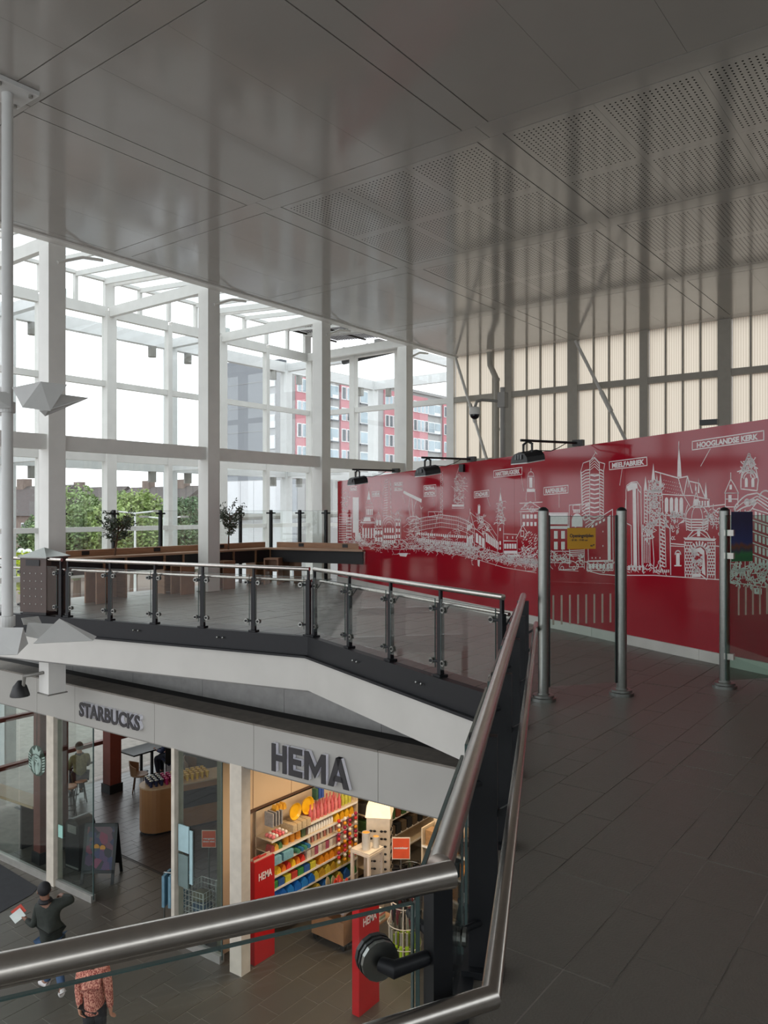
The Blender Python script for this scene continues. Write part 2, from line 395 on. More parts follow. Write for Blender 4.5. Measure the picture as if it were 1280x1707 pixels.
for i in range(len(YR) - 1):
    y0, y1 = YR[i] + .05, YR[i + 1] - .05
    if i < len(YR) - 2:
        MB().add([(FX, y0, 8.2), (-13.25, y0, roofz(-13.2) + .05), (-13.25, y1, roofz(-13.2) + .05), (FX, y1, 8.2)], [(0, 1, 2, 3)]).build('roof_pane', gp, sk, world=True)
    sy = y1 - y0
    if ('c', round(sy, 3)) not in pane: pane[('c', round(sy, 3))] = MB().box((-.006, -sy / 2, -.33), (.006, sy / 2, .33)).mesh('clerestory_pane', m_glass)
    inst('clerestory_pane', pane[('c', round(sy, 3))], sk, wm(sk).inverted() @ V(FX, (y0 + y1) / 2, 7.78))
for k in range(46):
    x = FX + .2 + k * .115
    MB().bar(V(x, YR[-2] - .1, roofz(x) + .02), V(x, 22.0, roofz(x) + .02), .12, .02, up=(.5, 0, 1)).build('louvre_blade', lv, sk, world=True)
for x in (-19.0, -17.6, -16.2, -14.8, -13.4): MB().bar(V(x, YR[-2] - .12, roofz(x) - .04), V(x, 22.0, roofz(x) - .04), .05, .06).build('louvre_bearer', lv, sk, world=True)
# ================= end wall: glass part, then translucent ribbed panels
EY = 21.0; we = thing('wall_end', 'far wall of white frames, clear panes and ribbed translucent panels', 'wall', (-8, EY, -5.6), kind='structure')
EX = [-19.15, -17.33, -15.3, -13.27, -11.2, -9.14, -7.1, -5.05, -3.0, -.95, 1.1, 3.15, 5.2, 7.25, 9.3]
mulw = [.34, .22, .34, .26, .24, .3, .22, .32, .24, .3, .24, .3, .24, .3, .24]
m_cream = mat('taupe_frame_paint', (150, 145, 134), .5, var=.05)
for i, x in enumerate(EX):
    MB().box((x - mulw[i] / 2, EY - .12, -5.6 if i < 4 else -.3), (x + mulw[i] / 2, EY + .1, 7.5)).build('mullion', m_white if i < 4 else m_cream, we, world=True)
for z, h in ((-3.4, .14), (-1.2, .2), (.05, .14), (1.27, .13), (3.27, .26), (5.29, .17), (7.28, .3)):
    for i in range(len(EX) - 1):
        if i >= 3 and z < 3: continue
        MB().box((EX[i] + mulw[i] / 2, EY - .1, z - h / 2), (EX[i + 1] - mulw[i + 1] / 2, EY + .08, z + h / 2)).build('transom', m_white if i < 3 else m_cream, we, world=True)
for i in range(3):
    for j in range(len(ZS) - 2):
        MB().box((EX[i] + .1, EY - .006, ZS[j] + .07), (EX[i + 1] - .1, EY + .006, ZS[j + 1] - .07)).build('pane', m_glass, we, world=True)
def translucent():
    m = bpy.data.materials.new('ribbed_translucent_sheet'); m.use_nodes = True; n = m.node_tree; n.nodes.remove(n.nodes['Principled BSDF']); out = n.nodes['Material Output']
    t = n.nodes.new('ShaderNodeTexCoord'); sx = n.nodes.new('ShaderNodeSeparateXYZ'); n.links.new(t.outputs['Object'], sx.inputs[0])
    wv = n.nodes.new('ShaderNodeMath'); wv.operation = 'MULTIPLY'; wv.inputs[1].default_value = 2 * math.pi / .06; n.links.new(sx.outputs[0], wv.inputs[0])
    sn = n.nodes.new('ShaderNodeMath'); sn.operation = 'SINE'; n.links.new(wv.outputs[0], sn.inputs[0])
    ramp = n.nodes.new('ShaderNodeValToRGB'); ramp.color_ramp.elements[0].color = lin((215, 205, 186)); ramp.color_ramp.elements[1].color = lin((240, 232, 216)); n.links.new(sn.outputs[0], ramp.inputs['Fac'])
    a = n.nodes.new('ShaderNodeBsdfTranslucent'); b = n.nodes.new('ShaderNodeBsdfDiffuse'); n.links.new(ramp.outputs['Color'], a.inputs['Color']); n.links.new(ramp.outputs['Color'], b.inputs['Color'])
    mx = n.nodes.new('ShaderNodeMixShader'); mx.inputs['Fac'].default_value = .3; n.links.new(a.outputs[0], mx.inputs[1]); n.links.new(b.outputs[0], mx.inputs[2]); n.links.new(mx.outputs[0], out.inputs['Surface'])
    return m
m_tl = translucent()
for i in range(3, len(EX) - 1):
    x0 = EX[i] + mulw[i] / 2; x1 = EX[i + 1] - mulw[i + 1] / 2; np_ = 4; sx = (x1 - x0) / np_
    for k in range(np_):
        for z0, z1 in ((-.3, 3.14), (3.4, 5.2), (5.38, 7.13)):
            key = ('t', round(sx, 3), round(z1 - z0, 3))
            if key not in pane: pane[key] = MB().add([(-sx / 2 + .012, 0, 0), (sx / 2 - .012, 0, 0), (sx / 2 - .012, 0, z1 - z0), (-sx / 2 + .012, 0, z1 - z0)], [(0, 1, 2, 3)]).mesh('translucent_panel', m_tl)
            inst('translucent_panel', pane[key], we, wm(we).inverted() @ V(x0 + sx * (k + .5), EY + .02, z0))
        if k: MB().box((x0 + sx * k - .022, EY - .03, -.3), (x0 + sx * k + .022, EY + .05, 7.2)).build('joint_strip', m_cream, we, world=True)
# ================= steel frame standing outside the glass
xf = thing('outer_frame', 'white steel frame standing outside the glass wall', 'frame', (-22, 28, -5.6))
m_ex = mat('outer_frame_paint', (205, 207, 207), .5, var=.04)
OX = -22.2; OYC = [5.5, 11.2, 16.9, 22.6, 28.3]; OXC = [-16.4, -10.6]
for y in OYC: MB().box((OX - .17, y - .17, -5.6), (OX + .17, y + .17, 7.75)).build('post', m_ex, xf, world=True)
for x in OXC: MB().box((x - .17, 28.3 - .17, -5.6), (x + .17, 28.3 + .17, 7.75)).build('post', m_ex, xf, world=True)
for z in (3.3, 7.55):
    MB().box((OX - .12, 2, z - .2), (OX + .12, 28.3, z + .2)).build('side_beam', m_ex, xf, world=True)
    MB().box((OX, 28.2, z - .2), (-9, 28.4, z + .2)).build('end_beam', m_ex, xf, world=True)
    for y in OYC[:4]: MB().box((OX, y - .1, z - .15), (FX - .1, y + .1, z + .15)).build('link_beam', m_ex, xf, world=True)
    for x in OXC[:1]: MB().box((x - .1, EY + .1, z - .15), (x + .1, 28.2, z + .15)).build('link_beam', m_ex, xf, world=True)
for z in (3.1, 7.35):
    for (x, y) in [(OX, y + s) for y in OYC[1:4] for s in (-.75, .75)] + [(OX, 27.4), (OX + .9, 28.3)]:
        MB().lathe([(.14, -.36), (.14, 0)], (x, y, z), 12).build('downlight', m_grey, xf, world=True)
t = thing('gutter_pipe', 'dark pipe gutter outside the far glass wall', 'pipe', (-18, 23, 7))
MB().tube([(-19.0, 22.4, 7.4), (-12.5, 21.9, 7.65)], .1, 10).build('pipe', m_dark, t, world=True)
for k in range(6): MB().box((-18.7 + k * 1.1, 22.0, 7.48), (-18.6 + k * 1.1, 22.3, 7.85)).build('bracket', m_dark, t, world=True)

# ================= unseen walls right and behind; glazing assumed, shaped to light rails and ceiling
m_sw = mat('grey_wall_panel', (150, 147, 142), .6, var=.05, scale=.8)
wr_ = thing('wall_right', 'unseen grey panel wall right of the walkway, high windows assumed for light', 'wall', (9.0, 7, 0), kind='structure')
for k in range(9):
    y0, y1 = -6.5 + 3.05 * k, -6.5 + 3.05 * (k + 1)
    MB().box((9.0, y0, 0), (9.12, y1 - .01, 3.2)).build('wall_panel', m_sw, wr_, world=True)  # solid part, keeps bright sky reflections off the gate glass
    MB().box((8.98, y0 - .08, 3.2), (9.14, y0 + .08, 6.64)).build('mullion', m_white, wr_, world=True)
    for z in (3.26, 6.56): MB().box((9.0, y0 + .08, z - .06), (9.12, y1 - .08, z + .06)).build('transom', m_white, wr_, world=True)
    MB().box((9.054, y0 + .08, 3.32), (9.066, y1 - .08, 6.5)).build('pane', m_glass, wr_, world=True)
wk_ = thing('wall_back', 'unseen white framed wall behind the walkway, glazing assumed for light', 'wall', (2, -6.6, 0), kind='structure')
for k in range(8):
    x = -5.2 + 2.0 * k; MB().box((x - .1, -6.72, 0), (x + .1, -6.52, 6.64)).build('mullion', m_white, wk_, world=True)
    if k < 7:
        for z in (.1, 2.2, 4.4, 6.5): MB().box((x + .1, -6.7, z - .08), (x + 1.9, -6.56, z + .08)).build('transom', m_white, wk_, world=True)
        for z in (.18, 2.28, 4.48): MB().box((x + .1, -6.636, z), (x + 1.9, -6.624, z + 2.0)).build('pane', m_glass, wk_, world=True)
# ================= railings
def ring_disc(mb, c, n, r, th):
    c = Vector(c); n = Vector(n).normalized(); mb.tube([c - n * th / 2, c + n * th / 2], r, 14)
def clamp(t, post, g, n, r=.034):      # arm from the post to a two-part disc gripping the glass at g
    mb = MB(); mb.tube([post, g + n * .03, g + n * .001], [.014, .014, .014], 8); a = mb.build('clamp_arm', m_dark, t, smooth=True, world=True)
    d = MB(); ring_disc(d, g + n * .016, n, r, .014); ring_disc(d, g - n * .016, n, r, .014); ring_disc(d, g + n * .027, n, r * .35, .01)
    d.build('clamp_disc', m_steelD, a, world=True)
def pane_between(t, a, b, z0, z1, off, m=None, th=.012, name='glass_panel'):
    a = Vector((a.x, a.y, 0)) + off; b = Vector((b.x, b.y, 0)) + off; d = (b - a).normalized()
    up = V(0, 0, 1); c0 = a + up * z0; c1 = b + up * z0
    p = MB().bar((c0 + c0 + up * (z1 - z0)) / 2, (c1 + c1 + up * (z1 - z0)) / 2, th, z1 - z0).build(name, m or m_glass, t, world=True)
    MB().bar(c0 + up * (z1 - z0), c1 + up * (z1 - z0), th * .9, .004).build('glass_edge', m_edge, p, world=True)
    for q in (c0, c1): MB().bar(q, q + up * (z1 - z0), th * .9, .004, up=d).build('glass_edge', m_edge, p, world=True)
    return p
def railing(label, A, B, n, first=True, last=True):
    A = V(A.x, A.y, 0); B = V(B.x, B.y, 0); d = (B - A).normalized(); nr = V(d.y, -d.x, 0)      # nr points into the void
    t = thing('glass_railing', label, 'railing', (A + B) / 2, group='railings round the opening'); up = V(0, 0, 1)
    MB().tube([A + up * .96 - d * .02, B + up * .96 + d * .02], .029, 14).build('top_rail', m_steel, t, smooth=True, world=True)
    MB().tube([A + up * .785 - nr * .09, B + up * .785 - nr * .09], .02, 10).build('lower_rail', m_steel, t, smooth=True, world=True)
    P = [A.lerp(B, i / n) for i in range(n + 1)]
    for i, p in enumerate(P):
        if (i == 0 and not first) or (i == n and not last): continue
        MB().bar(p, p + up * .80, .05, .065, up=d).bar(p + up * .8, p + up * .94, .032, .032, up=d).build('post', m_dark, t, world=True)
        MB().bar(p + up * .004, p + up * .035, .11, .12, up=d).build('foot', m_dark, t, world=True)
        MB().bar(p + up * .64, p + up * .785 - nr * .09 + d * .05, .016, .016).build('rail_bracket', m_dark, t, world=True)
    for i in range(n):
        a, b = P[i], P[i + 1]; L = (b - a).length; g0 = a + d * .055; g1 = b - d * .055; off = nr * .035
        pane_between(t, g0, g1, .10, .845, off)
        for q, s in ((a, 1), (b, -1)):
            for z in (.17, .735): clamp(t, q + up * z, q + d * s * .105 + off + up * z, nr)
    return t
VB = [V(p.x, p.y, 0) for p in VOID]
railing('glass panel railing by the litter bin at the left end of the deck', V(-13.85, 6.71, 0), V(-12.2, 7.06, 0), 2)
railing('long straight glass railing in front of the wooden counter', V(-12.05, 7.1, 0), V(-7.53, 8.11, 0), 5)
railing('glass railing sloping down the picture in front of the red mural', V(-7.40, 8.10, 0), V(-3.62, 6.63, 0), 4)
# long railing beside the walkway and its return beside the camera
N0 = V(-1.0, 1.53, 0); E0 = V(-3.50, 6.84, 0); W0 = V(-1.0 - .473 * 2.2, 1.53 - .881 * 2.2, 0)
up = V(0, 0, 1); d1 = (E0 - N0).normalized(); n1 = V(d1.y, -d1.x, 0) ; d2 = (W0 - N0).normalized(); n2 = V(-d2.y, d2.x, 0)
t = thing('walkway_railing', 'stainless handrails and dark posts running from the foreground corner along the walkway', 'railing', N0)
m_rail = mat('polished_handrail', (190, 184, 178), .27, metal=1., var=.05, scale=40, stretch=(1, 1, 1))
MB().tube([E0 + up * .96, N0 + up * .96 + d1 * .0], .031, 20).build('top_rail', m_rail, t, smooth=True, world=True)
MB().tube([N0 + up * .955 - d1 * .02 + n1 * .03, W0 + up * .955], .031, 20).build('top_rail', m_rail, t, smooth=True, world=True)
lo = .12
MB().tube([E0 + n1 * lo + d1 * .1 + up * .68, N0 + n1 * lo - d1 * .02 + up * .68, W0 + n2 * lo + up * .68], .024, 18).build('grab_rail', m_rail, t, smooth=True, world=True)
L1 = (E0 - N0).length
PP = [N0 + d1 * s for s in (.06, 1.22, 2.38, 3.52, 4.68, 5.75)]
for i, p in enumerate(PP):
    if i == 0: continue
    MB().bar(p, p + up * .925, .11, .045, up=d1).build('post', m_dark, t, world=True)
    MB().bar(p + n1 * .05 + up * .62, p + n1 * lo + up * .665, .02, .02).build('grab_rail_bracket', m_dark, t, world=True)
    MB().bar(p + up * .002, p + up * .03, .16, .12, up=d1).build('foot', m_dark, t, world=True)
for i in range(len(PP) - 1):
    a, b = PP[i] + d1 * .07, PP[i + 1] - d1 * .07; off = -n1 * .075
    pane_between(t, a, b, .10, .86, off)
    for q, s in ((PP[i], 1), (PP[i + 1], -1)):
        for z in (.2, .74): clamp(t, q + up * z, q + d1 * s * .13 + off + up * z, -n1)
Q = [N0 + d2 * s for s in (.035, 1.25, 2.15)]
MB().bar(Q[0] - d2 * .03, Q[0] - d2 * .03 + up * .93, .05, .05, up=n2).build('post', m_dark, t, world=True)
for q in Q[1:]: MB().bar(q, q + up * .925, .05, .09, up=d2).build('post', m_dark, t, world=True)
for i in range(2):
    pane_between(t, Q[i] + d2 * (.06 if i else .012), Q[i + 1] - d2 * .06, .08, .862, -n2 * .05)
cl = Q[0] + up * .755; gc = Q[0] + d2 * .105 - n2 * .05 + up * .755
a = MB().tube([cl, cl + d2 * .09 + n2 * .012, cl + d2 * .108 - n2 * .02], [.0165, .0165, .016], 14).build('clamp_arm', m_dark, t, smooth=True, world=True)
dd = MB(); ring_disc(dd, gc + n2 * .016, n2, .046, .012); dd.build('clamp_disc', m_steelD, a, world=True)
dd = MB(); ring_disc(dd, gc + n2 * .004, n2, .048, .008); ring_disc(dd, gc - n2 * .014, n2, .048, .012); dd.build('rubber_washer', m_black, a, world=True)
for q in Q[1:]:
    for z in (.2, .74): clamp(t, q + up * z, q - d2 * .13 - n2 * .05 + up * z, -n2)
# ================= the red mural
MS = V(-12.77, 14.84, 0); md = V(.8916, -.4529, 0).normalized(); mn = V(-md.y * -1, 0, 0)
mn = V(-.4529, -.8916, 0).normalized(); ML = 15.2
def mtop(s): return 2.52 + .27 * s / 12.2
mural = thing('city_mural', 'glossy red mural wall with a white line drawing of a city skyline', 'mural', MS + md * 6, group=None)
m_red = mat('glossy_red_print', (146, 18, 34), .085, var=.05, scale=.7, bump=.008, bscale=1.2, spec=.5)
m_line = mat('white_print', (214, 208, 206), .3, var=.06, scale=20)
# panel joined of printed boards
nb = 6
for k in range(nb):
    s0, s1 = ML * k / nb, ML * (k + 1) / nb - .003
    poly = [(s0, .13), (s1, .13), (s1, mtop(s1)), (s0, mtop(s0))]
    MB().prism(poly, -mn * .09, MS, md, up).build('printed_board', m_red, mural, world=True)
MB().prism([(-.012, .1), (0, .1), (0, mtop(0)), (-.012, mtop(0))], -mn * .11, MS, md, up).build('end_trim', m_black, mural, world=True)
for k in range(8):
    MB().prism([(ML * k / 8, 0), (ML * (k + 1) / 8 - .004, 0), (ML * (k + 1) / 8 - .004, .13), (ML * k / 8, .13)], -mn * .1, MS + mn * .025, md, up).build('plinth', mat('pale_plinth', (190, 187, 180), .5, var=.12, scale=2), mural, world=True)
def mp(x, y):                       # picture point -> (s, z) on the mural face
    p = pray(x, y, MS, mn); return ((p - MS).dot(md), p.z)
class Draw(MB):
    def line(s, pts, w=.014, px=True):
        w *= .62 if (px and pts[0][0] < 905) else .8 if px else 1
        q = [mp(*p) if px else p for p in pts]
        for (a, b) in zip(q, q[1:]):
            dx, dz = b[0] - a[0], b[1] - a[1]; L = math.hypot(dx, dz)
            if L < 1e-5: continue
            nx, nz = -dz / L * w / 2, dx / L * w / 2; ex, ez = dx / L * w * .3, dz / L * w * .3
            c = [(a[0] + nx - ex, a[1] + nz - ez), (a[0] - nx - ex, a[1] - nz - ez), (b[0] - nx + ex, b[1] - nz + ez), (b[0] + nx + ex, b[1] + nz + ez)]
            s.flat(c)
        return s
    def flat(s, c, px=False, lift=.0015):
        c = [mp(*p) for p in c] if px else c
        return s.add([MS + md * p[0] + up * p[1] + mn * lift for p in c], [list(range(len(c)))])
    def loop(s, pts, w=.014): return s.line(list(pts) + [pts[0]], w)
    def fill(s, pts): return s.flat(pts, True)
    def rect(s, x0, y0, x1, y1, w=.014, skew=0.): return s.loop([(x0, y0), (x1, y0 + skew), (x1, y1 + skew), (x0, y1)], w)
    def frect(s, x0, y0, x1, y1): return s.fill([(x0, y0), (x1, y0), (x1, y1), (x0, y1)])
    def grid(s, x0, y0, x1, y1, nx, ny, w=.01, fillw=True, gap=.35, slope=0.):
        for i in range(nx):
            for j in range(ny):
                a = x0 + (x1 - x0) * (i + gap / 2) / nx; b = x0 + (x1 - x0) * (i + 1 - gap / 2) / nx
                c = y0 + (y1 - y0) * (j + gap / 2) / ny; e = y0 + (y1 - y0) * (j + 1 - gap / 2) / ny; k = slope * (a - x0)
                if fillw: s.frect(a, c + k, b, e + k)
                else: s.rect(a, c + k, b, e + k, w)
        return s
    def arcp(s, cx, cy, rx, ry, a0=180, a1=360, n=12): return [(cx + rx * math.cos(R(a0 + (a1 - a0) * i / n)), cy + ry * math.sin(R(a0 + (a1 - a0) * i / n))) for i in range(n + 1)]
    def arc(s, cx, cy, rx, ry, w=.013, a0=180, a1=360, n=12): return s.line(s.arcp(cx, cy, rx, ry, a0, a1, n), w)
    def scrib(s, x0, y0, x1, y1, n, w=.008, size=3., slope=0.):
        for _ in range(n):
            x = rnd.uniform(x0, x1); y = rnd.uniform(y0, y1) + slope * (x - x0); a = rnd.uniform(0, 6.28); pts = [(x, y)]
            for _k in range(rnd.choice((1, 2, 3))):
                a += rnd.uniform(-1.4, 1.4); L = rnd.uniform(.5, 1) * size; x += L * math.cos(a); y += L * math.sin(a); pts.append((x, y))
            s.line(pts, w)
        return s
    def done(s, name): return s.build(name, m_line, mural, world=True)
# 1 round topped statue tower and striped block
D = Draw(); D.arc(575.5, 823, 5, 8); D.line([(570.5, 823), (571, 845), (573, 856)]); D.line([(580.5, 823), (580, 845), (578, 856)]); D.arc(575.5, 826, 2.6, 5, .02); D.scrib(572, 828, 579, 855, 40, .012, 4)
D.rect(566, 857, 586, 901, .016)
for i in range(11): D.line([(565, 862 + i * 3.9), (578, 863 + i * 3.7)], .022)
D.grid(577, 861, 586, 898, 4, 7); D.done('striped_block_drawing')
# 2 slab tower
D = Draw(); D.frect(588, 829, 598, 888); D.frect(592, 888, 601, 902); D.scrib(586, 898, 606, 912, 40, .014, 5); D.done('slab_tower_drawing')
# 3 church tower
D = Draw(); D.line([(614.8, 806), (614.8, 820)], .012); D.fill([(614.8, 817), (617.5, 833), (612, 833)]); D.loop([(615, 826), (619.5, 839), (610.3, 839)], .014)
D.rect(610, 839, 621, 845); D.grid(610.5, 846, 621.5, 861, 4, 1); D.rect(609.5, 845, 622, 862); D.fill([(605, 869), (608, 862), (617, 862), (618, 869)]); D.loop([(602, 871), (606, 863), (622, 862), (627, 870)], .014)
D.grid(603, 872, 626, 905, 5, 1, gap=.5); D.rect(604, 872, 625, 906, .016)
for s in (601, 628): D.scrib(s - 2, 866, s + 2, 905, 26, .012, 4)
D.done('church_tower_drawing')
# 4 ornate gable
D = Draw(); D.line([(631, 848), (631, 858)]); D.loop([(627.5, 862), (631, 853), (634.5, 862), (636, 880), (626, 880)], .014); D.grid(626.5, 865, 636, 878, 2, 1); D.grid(624.5, 882, 638, 905, 3, 2, gap=.4); D.rect(624, 881, 638.5, 906); D.done('ornate_gable_drawing')
# 5 lattice tower
D = Draw(); D.line([(642.5, 799), (636.5, 842), (640, 868)], .014); D.line([(650.5, 796), (652.5, 866)], .012); D.line([(646, 797), (644, 866)], .012)
for i in range(15): D.line([(642 - i * .25, 801 + i * 4.2), (646.5, 799 + i * 4.3)], .016)
for i in range(8): D.line([(651.3, 806 + i * 7.5), (651.6, 810 + i * 7.5)], .022)
D.done('lattice_tower_drawing')
# 6 arch building
D = Draw(); D.arc(648.5, 876, 11, 15, .02); D.arc(648.5, 877, 8.5, 11.5, .014); D.arc(648.5, 878, 6, 8, .014); D.line([(637.5, 876), (637, 908)], .018); D.line([(659.5, 876), (660, 908)], .018)
for i in range(4): D.frect(641 + i * 4.2, 880, 643.3 + i * 4.2, 888)
D.grid(639, 891, 659, 907, 6, 2, gap=.3); D.done('arched_hall_drawing')
# 7 turret
D = Draw(); D.loop([(658, 866), (660, 858), (663, 852), (666, 858), (668.5, 866)], .014); D.scrib(659.5, 856, 667, 866, 16, .012, 3.5); D.rect(658.5, 867, 668, 900, .016); D.grid(659.5, 869, 667.5, 899, 2, 3, gap=.4); D.done('turret_drawing')
# 8 windmill crane
D = Draw(); D.fill([(673, 818), (703, 832), (702.5, 838), (672, 822)]); D.line([(683, 829), (681.5, 845), (684, 861)], .02); D.line([(687, 831), (688, 860)], .026); D.line([(694, 835), (690.5, 845), (689.5, 861)], .02); D.arc(689, 868, 12, 7, .022); D.scrib(680, 866, 700, 900, 60, .011, 5); D.done('crane_drawing')
# 9 station
D = Draw(); top = [(692, 866), (710, 862), (735, 858), (762, 862), (778, 868), (790, 876)]; D.line(top, .02); D.line([(x, y + 6) for x, y in top], .014); D.line([(x, y + 13) for x, y in top], .014); D.line([(x, y + 20) for x, y in top], .012)
D.rect(714, 853, 738, 862, .016); D.line([(724, 854), (728, 864), (732, 854)], .016); D.line([(728, 864), (726, 878)], .016)
for i in range(34):
    x = 692 + i * 2.9; yt = 864 - 5 * math.sin(math.pi * (x - 692) / 100) + max(0, x - 765) * .25; D.line([(x, yt), (x, yt + 21)], .011)
D.grid(694, 886, 788, 893, 26, 1, gap=.4, slope=.07); D.grid(694, 895, 788, 904, 30, 1, gap=.35, slope=.1); D.line([(692, 866), (692, 915)], .014); D.line([(778, 868), (779, 925)], .014); D.line([(790, 876), (791, 925)], .014)
for x in (686, 706, 716, 746, 765):
    D.scrib(x - 4, 876 if x in (686, 765) else 890, x + 4, 905, 22, .011, 4)
D.scrib(694, 902, 790, 918, 180, .010, 5, .1); D.line([(702, 845), (703, 918)], .012); D.line([(700, 842), (702, 849), (705, 845)], .016); D.done('station_drawing')
# 10 lattice mast
D = Draw(); D.line([(734.3, 786), (734.3, 860)], .012); D.line([(738, 786), (738, 860)], .012)
for i in range(10): D.line([(734.3, 788 + i * 7.2), (738, 792 + i * 7.2), (734.3, 795 + i * 7.2)], .01)
D.done('lattice_mast_drawing')
# 11 heraldic statue
D = Draw(); D.line([(765.5, 777), (760, 795), (757, 803)], .012); D.loop([(758, 806), (761, 794), (765, 790), (769, 796), (774, 806), (772, 824), (773, 838), (757, 838), (758, 820)], .012); D.scrib(758, 794, 773, 836, 75, .011, 4.5); D.loop([(758, 817), (767, 816), (768, 836), (763, 840), (758, 836)], .014); D.frect(753.5, 841, 773.5, 844); D.rect(753.5, 845, 773.5, 847.5, .01); D.done('heraldic_statue_drawing')
# 12 town hall
D = Draw(); D.line([(783.5, 848), (783.5, 855)], .02); D.line([(783.5, 853), (778, 888), (778, 912)], .016); D.line([(783.5, 853), (791, 880), (807, 893)], .018); D.line([(791, 880), (790, 914)], .014); D.line([(784, 854), (800, 868), (805, 888)], .014)
for i in range(3): D.fill([(779.5 + i * 2.6, 876 - i * 1.5), (781.3 + i * 2.6, 875 - i * 1.5), (781.3 + i * 2.6, 884 - i * 1.5), (779.5 + i * 2.6, 885 - i * 1.5)])
for i in range(3): D.fill([(779 + i * 3.4, 897 - i * 2.5), (781.5 + i * 3.4, 895.5 - i * 2.5), (781.5 + i * 3.4, 908 - i * 1.5), (779 + i * 3.4, 909 - i * 1.5)])
for i in range(3): D.fill([(793 + i * 5.2, 888 + i * 4), (797 + i * 5.2, 890 + i * 4), (797 + i * 5.2, 906 + i * 3.5), (793 + i * 5.2, 904 + i * 3.5)])
D.loop([(797, 842), (799, 841), (800.5, 844), (800, 856), (796.5, 856)], .014); D.fill([(797, 843), (800, 843), (800, 856), (797, 856)]); D.line([(796, 858), (812, 880), (830, 905)], .018); D.scrib(796, 858, 806, 880, 40, .012, 4); D.scrib(806, 872, 816, 890, 26, .012, 4); D.line([(802, 864), (816, 874), (828, 893)], .014)
for i in range(8): D.fill([(810 + i * 2.7, 888 + i * 2.1), (812 + i * 2.7, 889.2 + i * 2.1), (812 + i * 2.7, 904 + i * 1.8), (810 + i * 2.7, 903 + i * 1.8)])
D.line([(807, 893), (809, 912)], .012); D.line([(778, 913), (800, 912), (832, 922)], .014); D.line([(800, 926), (809, 913)], .02); D.line([(803, 930), (816, 916)], .02); D.rect(780, 914, 796, 930, .012); D.scrib(780, 914, 797, 930, 50, .01, 4); D.line([(786, 930), (787, 941), (789, 942)], .014); D.fill([(796, 934), (800, 933), (799, 945), (796.5, 943)]); D.done('town_hall_drawing')
# 13 town hall spire
D = Draw(); D.line([(834.5, 813), (834.3, 822)], .012); D.fill([(834.2, 818), (836.5, 835), (832, 835)]); D.loop([(832.5, 834), (836.5, 834), (839, 862), (829.5, 862)], .012); D.scrib(831, 836, 838, 862, 40, .012, 3.5); D.rect(829, 862, 840.5, 872, .014); D.scrib(829, 862, 840, 873, 22, .014, 4); D.line([(830, 873), (829, 920)], .016); D.line([(839.5, 873), (839, 920)], .016); D.frect(832.5, 880, 835, 885); D.frect(832.5, 902, 835, 908); D.frect(832.5, 912, 835, 916); D.done('spire_drawing')
# 14 low houses
D = Draw(); D.line([(839, 890), (862, 891)], .014); D.line([(839, 901), (862, 902)], .014); D.grid(840, 905, 861, 916, 5, 1, gap=.25); D.rect(839, 902, 862, 925, .014); D.frect(845, 894, 846.2, 898); D.frect(854, 894, 855.2, 898); D.frect(840, 918, 862, 923); D.frect(846, 925, 866, 928); D.done('low_house_drawing')
# 15 domed church
D = Draw(); D.line([(885, 781), (885, 788)], .014); D.arcp(885, 793, 5, 8); D.arc(885, 795, 5, 9, .014); D.rect(880, 794, 890, 815, .014); D.frect(882.3, 796, 887.5, 813); D.frect(878, 815, 892, 820); D.line([(877.5, 820), (877, 835)], .014); D.line([(892, 820), (892.5, 835)], .014); D.loop([(868, 849), (884, 836), (902, 848)], .018); D.line([(866, 839), (904, 837)], .02); D.line([(866, 853), (904, 852)], .02); D.scrib(872, 842, 896, 850, 20, .012, 4); D.line([(868, 853), (869, 885)], .018); D.line([(902, 852), (902, 880)], .018)
D.grid(870, 856, 902, 866, 5, 1, gap=.3); D.grid(870, 868, 902, 879, 5, 1, gap=.4); D.line([(860, 898), (871, 876), (880, 890)], .018); D.rect(868, 885, 873, 894, .02); D.line([(862, 898), (862, 925)], .016); D.done('domed_church_drawing')
# 16 tree and crowd
D = Draw()
for k in range(130):
    a = rnd.uniform(0, 6.28); q = rnd.random() ** .5; D.line([(883 + 15 * q * math.cos(a), 912 + 25 * q * math.sin(a)), (884.5 + 15 * q * math.cos(a) + rnd.uniform(-1.5, 1.5), 910 + 25 * q * math.sin(a))], .014)
D.scrib(864, 912, 893, 940, 70, .012, 4); D.done('tree_drawing')
D = Draw(); D.scrib(800, 918, 896, 929, 420, .010, 4.5, .17); D.line([(800, 934), (840, 946), (894, 955)], .012); D.rect(876, 938, 892, 952, .012); D.done('market_crowd_drawing')
D = Draw(); D.scrib(575, 898, 800, 910, 480, .011, 5, .05); D.line([(573, 905), (620, 912), (660, 916), (700, 914), (760, 924), (800, 934)], .01)
for x in (634, 713): D.line([(x, 910), (x, 921), (x + 3, 921)], .012)
D.fill([(664, 922), (680, 922), (677, 928), (667, 927)]); D.line([(656, 924), (684, 923)], .01); D.done('street_life_drawing')
# 18 canal houses
D = Draw(); D.frect(915, 856, 946, 874); D.rect(915, 855, 947, 881, .014); D.frect(914, 877, 949, 881)
for cx in (926, 938): D.arc(cx, 866, 2.6, 4, .012)
for i, x in enumerate((923.5, 935.5)):
    for y in (885, 903): D.frect(x, y, x + 6, y + 13); 
D.line([(915, 881), (914, 920)], .014); D.line([(947, 881), (948, 915)], .014); D.rect(914, 919, 950, 938, .012); D.scrib(915, 920, 950, 938, 70, .011, 5)
D.loop([(931, 947), (935, 938), (946, 934), (956, 936), (964, 941), (963, 948), (934, 950)], .014); 
for x in (937, 957): D.arc(x, 947, 2.5, 3, .014, 0, 360)
D.line([(931, 950), (964, 952)], .01); D.done('canal_house_drawing')
